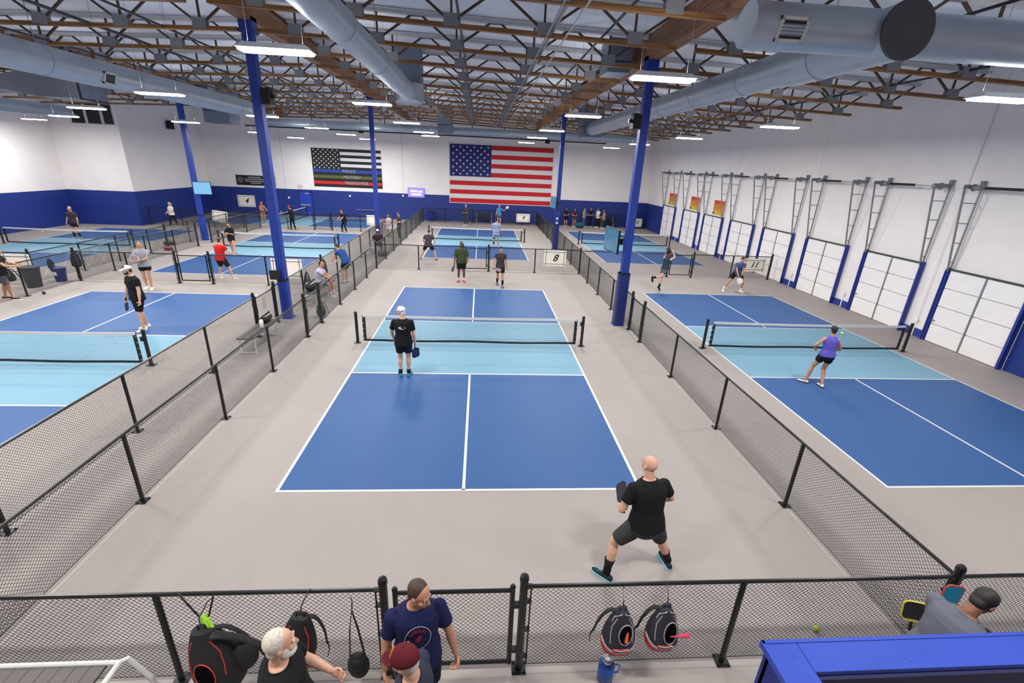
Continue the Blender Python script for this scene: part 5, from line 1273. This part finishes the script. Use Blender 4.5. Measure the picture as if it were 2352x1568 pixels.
# ---- centre court ----------------------------------------------------------
J = person('white-haired man in a black shirt with a white back print at the near kitchen line', (-1.64, 4.45), 2, 1.80, 'fair', fl=(-.10, 0, 0, .25), fr=(.10, 0, 0, -.2), head=(.95, .1, 0), shirt=K_black, shorts=K_dknavy, leg=.72, shoe=S_teal, sole=S_teal, sock=K_dknavy, sock_h=.1, hair=H_white, cap=K_white, brim=cloth('coral', 236, 110, 84), vox=.010, bulk=1.12, hl=(-.26, .2, .92), hr=(.3, .05, .72), el=(-1, -.3, 0), sleeve=.7)
lgm = MB(); lgm.add([(-.1, .0, 0), (-.05, .03, 0), (.05, .03, 0), (.1, .0, 0), (.05, -.03, 0), (0, -.045, 0), (-.05, -.03, 0)], [(0, 1, 2, 3, 4, 5, 6)])
decal(J, J.shirt, lgm.mesh('back_print'), K_white, J.sp(.36, 0, -.12), Vector((1, 0, 0)), Vector((0, 0, 1)), Vector((0, -1, 0)), 'back_print')
lgm = MB(); lgm.add([(-.03, .0, 0), (0, .016, 0), (.03, .0, 0), (0, -.02, 0)], [(0, 1, 2, 3)]); decal(J, J.shirt, lgm.mesh('back_print'), K_black, J.sp(.36, 0, -.12), Vector((1, 0, 0)), Vector((0, 0, 1)), Vector((0, -1, 0)), 'back_print_core', .006)
paddle(J, 'r', 'dark navy paddle hanging from the right hand of the white-haired man', PF_navy, PF_navy, along=(.05, .1, -1), nrm=(.6, -.8, 0))
J = person('man in an olive green shirt and red shoes behind the centre court baseline', (-.62, 14.58), 188, 1.82, 'dark', fl=(-.12, 0, 0, .2), fr=(.12, -.05, 0, -.4), head=(.1, .1, 0), shirt=K_olive, shorts=K_black, leg=.8, shoe=S_red, sole=S_red, sock=K_white, hair=H_dark, hair_kind='buzz', beard=H_dark, bulk=1.25, belly=.05, sleeve=.95, hl=(-.24, .28, .98), hr=(.33, .12, .82))
paddle(J, 'r', 'dark paddle held low by the man in the olive green shirt', PF_dark, M_rubber, along=(.35, .1, -1), nrm=(1, .3, .3))
J = person('man in a dark shirt with a red print walking onto the centre court', (1.13, 13.98), 182, 1.76, 'tan', fl=(-.1, .3, 0, 0), fr=(.1, -.28, 0, 0), head=(0, .1, 0), shirt=K_dgrey, shorts=K_black, leg=.78, shoe=S_purple, sole=S_purple, sock=K_black, sock_h=.2, hair=H_dark, hl=(-.3, .06, .8), hr=(.32, .26, .9), lean=.08, bulk=1.05)
dm = MB(); dm.add([(-.1, -.05, 0), (.1, -.05, 0), (.1, .03, 0), (-.1, .03, 0)], [(0, 1, 2, 3)]); decal(J, J.shirt, dm.mesh('chest_print'), cloth('print_crimson', 150, 40, 60), J.sp(.32, 0, .15), Vector((-1, 0, 0)), Vector((0, 0, 1)), Vector((0, 1, 0)), 'chest_print')
for q, txt in ((.07, .09), (-.075, .07)):
    dm = MB(); dm.add([(-txt, q - .012, 0), (txt, q - .012, 0), (txt, q + .015, 0), (-txt, q + .015, 0)], [(0, 1, 2, 3)]); decal(J, J.shirt, dm.mesh('chest_print_line'), mat('print_rose', rgb(196, 170, 176), .7), J.sp(.32, 0, .15), Vector((-1, 0, 0)), Vector((0, 0, 1)), Vector((0, 1, 0)), 'chest_print_line')
paddle(J, 'r', 'mauve paddle held across by the man in the dark printed shirt', PF_mauve, PF_mauve, along=(-.9, .4, -.2), nrm=(0, .5, 1))
# ---- far centre court -------------------------------------------------------
person('man in a dark grey shirt crouching at the far centre court corner', (-2.6, 19.4), -8, 1.78, 'fair', pel=(0, -.08, .86), lean=.4, fl=(-.46, 0, 0, .4), fr=(.42, 0, 0, -.4), kl=(-.5, 1, 0), kr=(.5, 1, 0), hl=(-.28, .3, .9), hr=(.28, .3, .9), shirt=K_dgrey, shorts=K_black, leg=.72, shoe=S_black, hair=H_brown, bulk=1.1, head=(0, .1, 0))
J = person('man in a long pale blue shirt at the net of the far centre court', (1.27, 24.85), -4, 1.80, 'tan', fl=(-.14, 0, 0, .1), fr=(.16, .06, 0, -.3), shirt=K_ltblue, shorts=K_ltblue, leg=.85, shoe=S_red, hair=H_dark, bulk=1.15, sleeve=.85, hem=-.2, legwear=K_black, hl=(-.2, .3, 1.0), hr=(.3, .1, .8))
paddle(J, 'r', 'dark paddle low at the right side of the man in the long pale blue shirt', PF_dark, M_rubber, along=(.2, .2, -1), nrm=(1, 0, 0))
person('person in dark grey clothes standing behind the far centre court on the left', (-1.05, 35.3), 165, 1.76, 'tan', shirt=K_dgrey, shorts=K_dgrey, long_pants=True, shoe=S_white, hair=H_grey, sleeve=1.7, vox=.016, hl=(-.16, .26, 1.12), hr=(.2, .22, 1.1))
J = person('man in a sky blue shirt raising a paddle behind the far centre court', (1.9, 36.35), 175, 1.78, 'fair', shirt=K_sky, shorts=K_midg, shoe=S_white, hair=H_brown, hair_kind='buzz', vox=.016, hl=(-.52, .2, 1.42), el=(-1, -.2, -1), hr=(.28, .1, .8))
paddle(J, 'l', 'white paddle raised by the man in the sky blue shirt', PF_white, PF_white, along=(-.8, .1, .5), nrm=(0, 1, 0))
# ---- right courts -----------------------------------------------------------
J = person('woman in a purple tank top and black shorts at the near right kitchen line', (9.13, 4.2), -12, 1.66, 'tan', pel=(.12, 0, .90), lean=.12, side=.06, fl=(-.2, .08, 0, .9), fr=(.15, -.12, 0, .1), head=(-.15, .1, 0), shirt=K_purple, shorts=K_black, leg=.46, hem=-.02, shoe=S_white, sole=S_black, sock=None, hair=H_dark, hair_kind='short', female=True, sleeve=0, vox=.010, hl=(-.12, .22, 1.0), hr=(.26, .2, .98), el=(-1, -.6, -.2), er=(1, -.5, -.2), bulk=1.02)
J = person('woman in a dark tank top leaping with her arms raised on the near right court', (8.42, 13.85, .05), -55, 1.70, 'fair', pel=(.12, .12, 1.02), lean=.08, side=.05, fl=(-.0, .0, .06, 0, -.75), fr=(-.02, -.60, .62, 0, -1.3), kr=(0, .6, -1), head=(-.2, -.2, 0), shirt=K_teal, shorts=K_midg, leg=.55, hem=-.0, shoe=S_black, sole=S_black, sock=K_black, sock_h=.14, hair=H_auburn, hair_kind='long', cap=K_black, brim=K_black, female=True, sleeve=0, hl=(-.1, .42, 1.72), hr=(.2, .42, 1.78), el=(-.6, .2, -1), er=(.8, .2, -1))
paddle(J, 'r', 'dark paddle swung behind the head of the leaping woman', PF_dark, M_rubber, along=(-.2, -1, .2), nrm=(1, 0, .4))
J = person('man in a slate blue shirt and white shoes crouching beside board 11', (12.13, 14.16), 172, 1.80, 'tan', pel=(-.1, -.1, .84), lean=.5, fl=(-.38, 0, 0, .3), fr=(.40, .0, 0, -.3), kl=(-.4, 1, 0), kr=(.4, 1, 0), head=(0, .1, 0), shirt=K_steel, shorts=K_black, leg=.7, shoe=S_white, sock=K_white, hair=H_dark, hl=(-.1, .42, .85), hr=(.06, .45, .82), bulk=1.02)
paddle(J, 'r', 'white paddle held low by the man in the slate blue shirt', PF_white, PF_white, along=(-.2, .5, -.9), nrm=(.3, 1, .3))
# ---- group at the back right -------------------------------------------------
grp = [('person in black at the left end of the group by the back wall', (8.15, 37.25), 150, K_black, K_black, H_dark, True), ('woman in a maroon top in the group by the back wall', (8.85, 36.95), 200, K_mar, K_midg, H_dark, True),
       ('man in a grey shirt in the middle of the group by the back wall', (9.8, 37.2), 230, K_grey, K_midg, H_dark, False), ('man in dark navy in the middle of the group by the back wall', (10.45, 37.35), 180, K_dknavy, K_dknavy, H_dark, False),
       ('man in a white shirt in the group by the back wall', (11.1, 37.15), 120, K_white, K_black, H_dark, False), ('woman in tan at the right end of the group by the back wall', (11.5, 36.5), 100, K_tan, K_dgrey, H_auburn, True)]
for lab, pos, f, a, b, h, fem in grp:
    person(lab, pos, f, 1.66 if fem else 1.76, 'tan', shirt=a, shorts=b, long_pants=not fem or a is K_tan, shoe=S_white, hair=h, hair_kind='long' if fem else 'short', female=fem, vox=.017, hl=(-.1, .25, 1.08), hr=(.12, .25, 1.1))
duffel(9.3, 36.35, 0, .2, .8, .28, cloth('bag_teal', 40, 84, 104), 'large teal and black bag on the floor before the back wall group', M_bagblk)
# ---- left courts --------------------------------------------------------------
J = person('man with a white cap in a black shirt walking on the near left court', (-9.9, 7.56), 150, 1.93, 'fair', fl=(-.1, .08, 0, .2), fr=(.1, -.1, 0, -.1), head=(-.3, .15, 0), shirt=K_black, shorts=cloth('black_red', 30, 24, 26), leg=.92, shoe=S_white, hair=H_brown, cap=K_white, brim=K_white, beard=H_brown, bulk=1.12, hl=(-.3, .1, .82), hr=(.36, .12, .8), vox=.011, lean=.05)
dm = MB(); dm.add([(-.07, -.012, 0), (.07, -.012, 0), (.07, .012, 0), (-.07, .012, 0)], [(0, 1, 2, 3)]); decal(J, J.shirt, dm.mesh('chest_print'), mat('print_green', rgb(40, 96, 76), .7), J.sp(.34, 0, .15), Vector((-1, 0, 0)), Vector((0, 0, 1)), Vector((0, 1, 0)), 'chest_print')
paddle(J, 'r', 'dark paddle hanging from the hand of the man with the white cap', PF_dark, PF_navy, along=(.1, .05, -1), nrm=(.7, .7, 0))
J = person('man in a pale grey shirt standing just behind the white-capped man', (-12.68, 12.15), 200, 1.82, 'tan', fl=(-.09, .1, 0, 0), fr=(.1, -.1, 0, -.2), head=(.1, .1, 0), shirt=K_grey, shorts=K_black, leg=.55, shoe=S_white, hair=H_brown, hair_kind='buzz', hl=(.05, .3, 1.1), hr=(.05, .28, 1.14), el=(-1, -.2, -.4), er=(1, 0, -.4), bulk=1.1)
paddle(J, 'r', 'purple and white paddle held at the chest of the man in the pale grey shirt', PF_mauve, PF_white, along=(.9, .1, .35), nrm=(0, 1, .3))
person('man in a red shirt and white shoes playing on the second left court', (-10.72, 13.98), -12, 1.80, 'fair', pel=(-.06, -.04, .89), lean=.22, side=-.05, fl=(-.3, 0, 0, .2), fr=(.32, .02, 0, -1.0), kr=(.4, 1, 0), head=(-.2, .1, 0), shirt=K_red, shorts=K_black, leg=.85, shoe=S_white, sock=K_white, hair=H_brown, hl=(-.12, .35, 1.0), hr=(.3, .32, 1.05), bulk=1.12)
person('woman in a black dress at the net of the second left court', (-13.0, 19.4), 170, 1.68, 'tan', fl=(-.36, .3, 0, .3), fr=(.12, -.12, 0, 0), shirt=K_black, shorts=K_black, leg=.4, shoe=S_black, hair=H_dark, hair_kind='bun', female=True, sleeve=.9, hl=(-.1, .28, 1.2), hr=(.2, .26, 1.15), skirt=False, hem=-.2)
# ---- bench aisle ----------------------------------------------------------------
person('man in a blue shirt bending towards the aisle fence', (-5.66, 13.95), 62, 1.80, 'fair', pel=(0, -.12, .93), lean=.72, head=(.1, .5, 0), shirt=K_blue, shorts=K_black, leg=.75, shoe=S_white, sole=S_black, hair=H_brown, hl=(-.12, .55, .85), hr=(.14, .55, .8), bulk=1.08)
person('man in a pale lavender shirt sitting on the aisle bench', (-5.93, 11.75), -88, 1.78, 'tan', pel=(0, -.12, .53), lean=.28, fl=(-.14, .36, 0, .1), fr=(.16, .34, 0, -.2), kl=(-.2, 1, .6), kr=(.2, 1, .6), head=(-.4, .0, 0), shirt=K_lav, shorts=K_midg, leg=.88, shoe=S_white, sock=K_white, hair=H_dark, hair_kind='buzz', hl=(-.06, .42, .6), hr=(.06, .43, .62), bulk=1.22, belly=.06)
person('man with a white cap sitting on the far aisle bench with his back turned', (-5.66, 21.0), 10, 1.78, 'brown', pel=(0, -.05, .53), lean=.2, fl=(-.14, .4, 0, 0), fr=(.14, .4, 0, 0), kl=(-.2, 1, .6), kr=(.2, 1, .6), shirt=cloth('brown_black', 44, 32, 32), shorts=K_black, leg=.9, shoe=S_white, hair=H_dark, cap=K_white, brim=K_white, vox=.014, bulk=1.15, hl=(-.2, .35, .7), hr=(.2, .35, .7))
duffel(-5.3, 20.2, .0, .5, .5, .14, cloth('bag_purple', 96, 80, 120), 'purple and yellow bag on the floor below the far aisle bench', PF_yel)
person('woman with long hair in a pale top standing in the far bench aisle', (-6.0, 26.3), 150, 1.68, 'tan', shirt=K_lav, shorts=K_white, leg=.5, shoe=S_white, hair=H_dark, hair_kind='long', female=True, vox=.015, hl=(-.08, .26, 1.1), hr=(.1, .26, 1.1))
person('person in a dark top standing rightmost in the far bench aisle', (-5.35, 26.6), 120, 1.78, 'tan', shirt=K_dgrey, shorts=K_black, long_pants=True, shoe=S_black, hair=H_dark, vox=.015, hl=(-.1, .26, 1.15), hr=(.12, .26, 1.1))
# ---- far left ---------------------------------------------------------------------
person('man in a dark grey shirt at the net of the far left court', (-23.77, 23.2), 175, 1.80, 'tan', fl=(-.14, 0, 0, 0), fr=(.14, .05, 0, 0), pel=(0, -.05, .92), lean=.15, shirt=K_dgrey, shorts=K_black, leg=.75, shoe=S_black, sock=K_black, sock_h=.2, hair=H_grey, hair_kind='buzz', bulk=1.2, vox=.014, hl=(-.32, .1, .85), hr=(.32, .12, .85), sleeve=.75)
person('woman in a white shirt and black leggings behind the far left court', (-21.57, 28.75), 160, 1.68, 'fair', shirt=K_white, shorts=K_black, long_pants=True, shoe=S_black, hair=hairm('blond', 186, 160, 120), hair_kind='pony', female=True, vox=.015, fl=(-.08, -.25, 0, 0), fr=(.1, .2, 0, 0), hl=(-.12, .26, 1.05), hr=(.2, .25, 1.0))
J = person('woman with auburn hair and tan leggings on the sideways court', (-16.6, 31.6), 230, 1.70, 'tan', shirt=cloth('rust', 150, 96, 74), shorts=K_tan, long_pants=True, shoe=S_white, hair=H_auburn, hair_kind='pony', female=True, vox=.015, hl=(-.2, .42, 1.1), hr=(.1, .4, 1.1))
paddle(J, 'l', 'white paddle of the woman with auburn hair', PF_white, PF_white, along=(0, 1, .5), nrm=(1, 0, 0))
person('person in black with a red cap walking along the fence of the sideways court', (-13.4, 28.95), 75, 1.74, 'tan', shirt=K_black, shorts=K_black, long_pants=True, shoe=S_black, hair=H_dark, cap=K_red, brim=K_red, vox=.014, lean=.12, head=(0, .3, 0), fl=(-.08, .12, 0, 0), fr=(.08, -.12, 0, 0), hl=(-.1, .3, 1.0), hr=(.12, .28, 1.05), sleeve=.9)
J = person('woman in black leggings leaning forward with a dark red paddle behind the second left court', (-9.67, 28.68), 150, 1.70, 'tan', pel=(0, -.1, .9), lean=.45, fl=(-.2, 0, 0, .2), fr=(.2, .02, 0, -.2), shirt=K_black, shorts=K_dknavy, long_pants=True, shoe=S_black, hair=H_brown, hair_kind='pony', female=True, vox=.014, hl=(.0, .4, .95), hr=(.2, .42, .98))
paddle(J, 'r', 'dark red paddle of the leaning woman in black leggings', PF_red, PF_red, along=(.8, .6, .1), nrm=(0, .3, 1))
person('man in black and grey leaning on the fence at the left edge', (-16.15, 10.3), -62, 1.80, 'tan', fl=(-.12, -.12, 0, .2), fr=(.12, .14, 0, -.2), lean=.12, shirt=K_black, shorts=K_midg, leg=.92, shoe=S_black, hair=H_dark, hair_kind='short', bulk=1.15, hl=(-.12, .46, 1.14), hr=(.16, .46, 1.14), head=(0, .1, 0))

bpy.data.scenes.remove(BAKE)
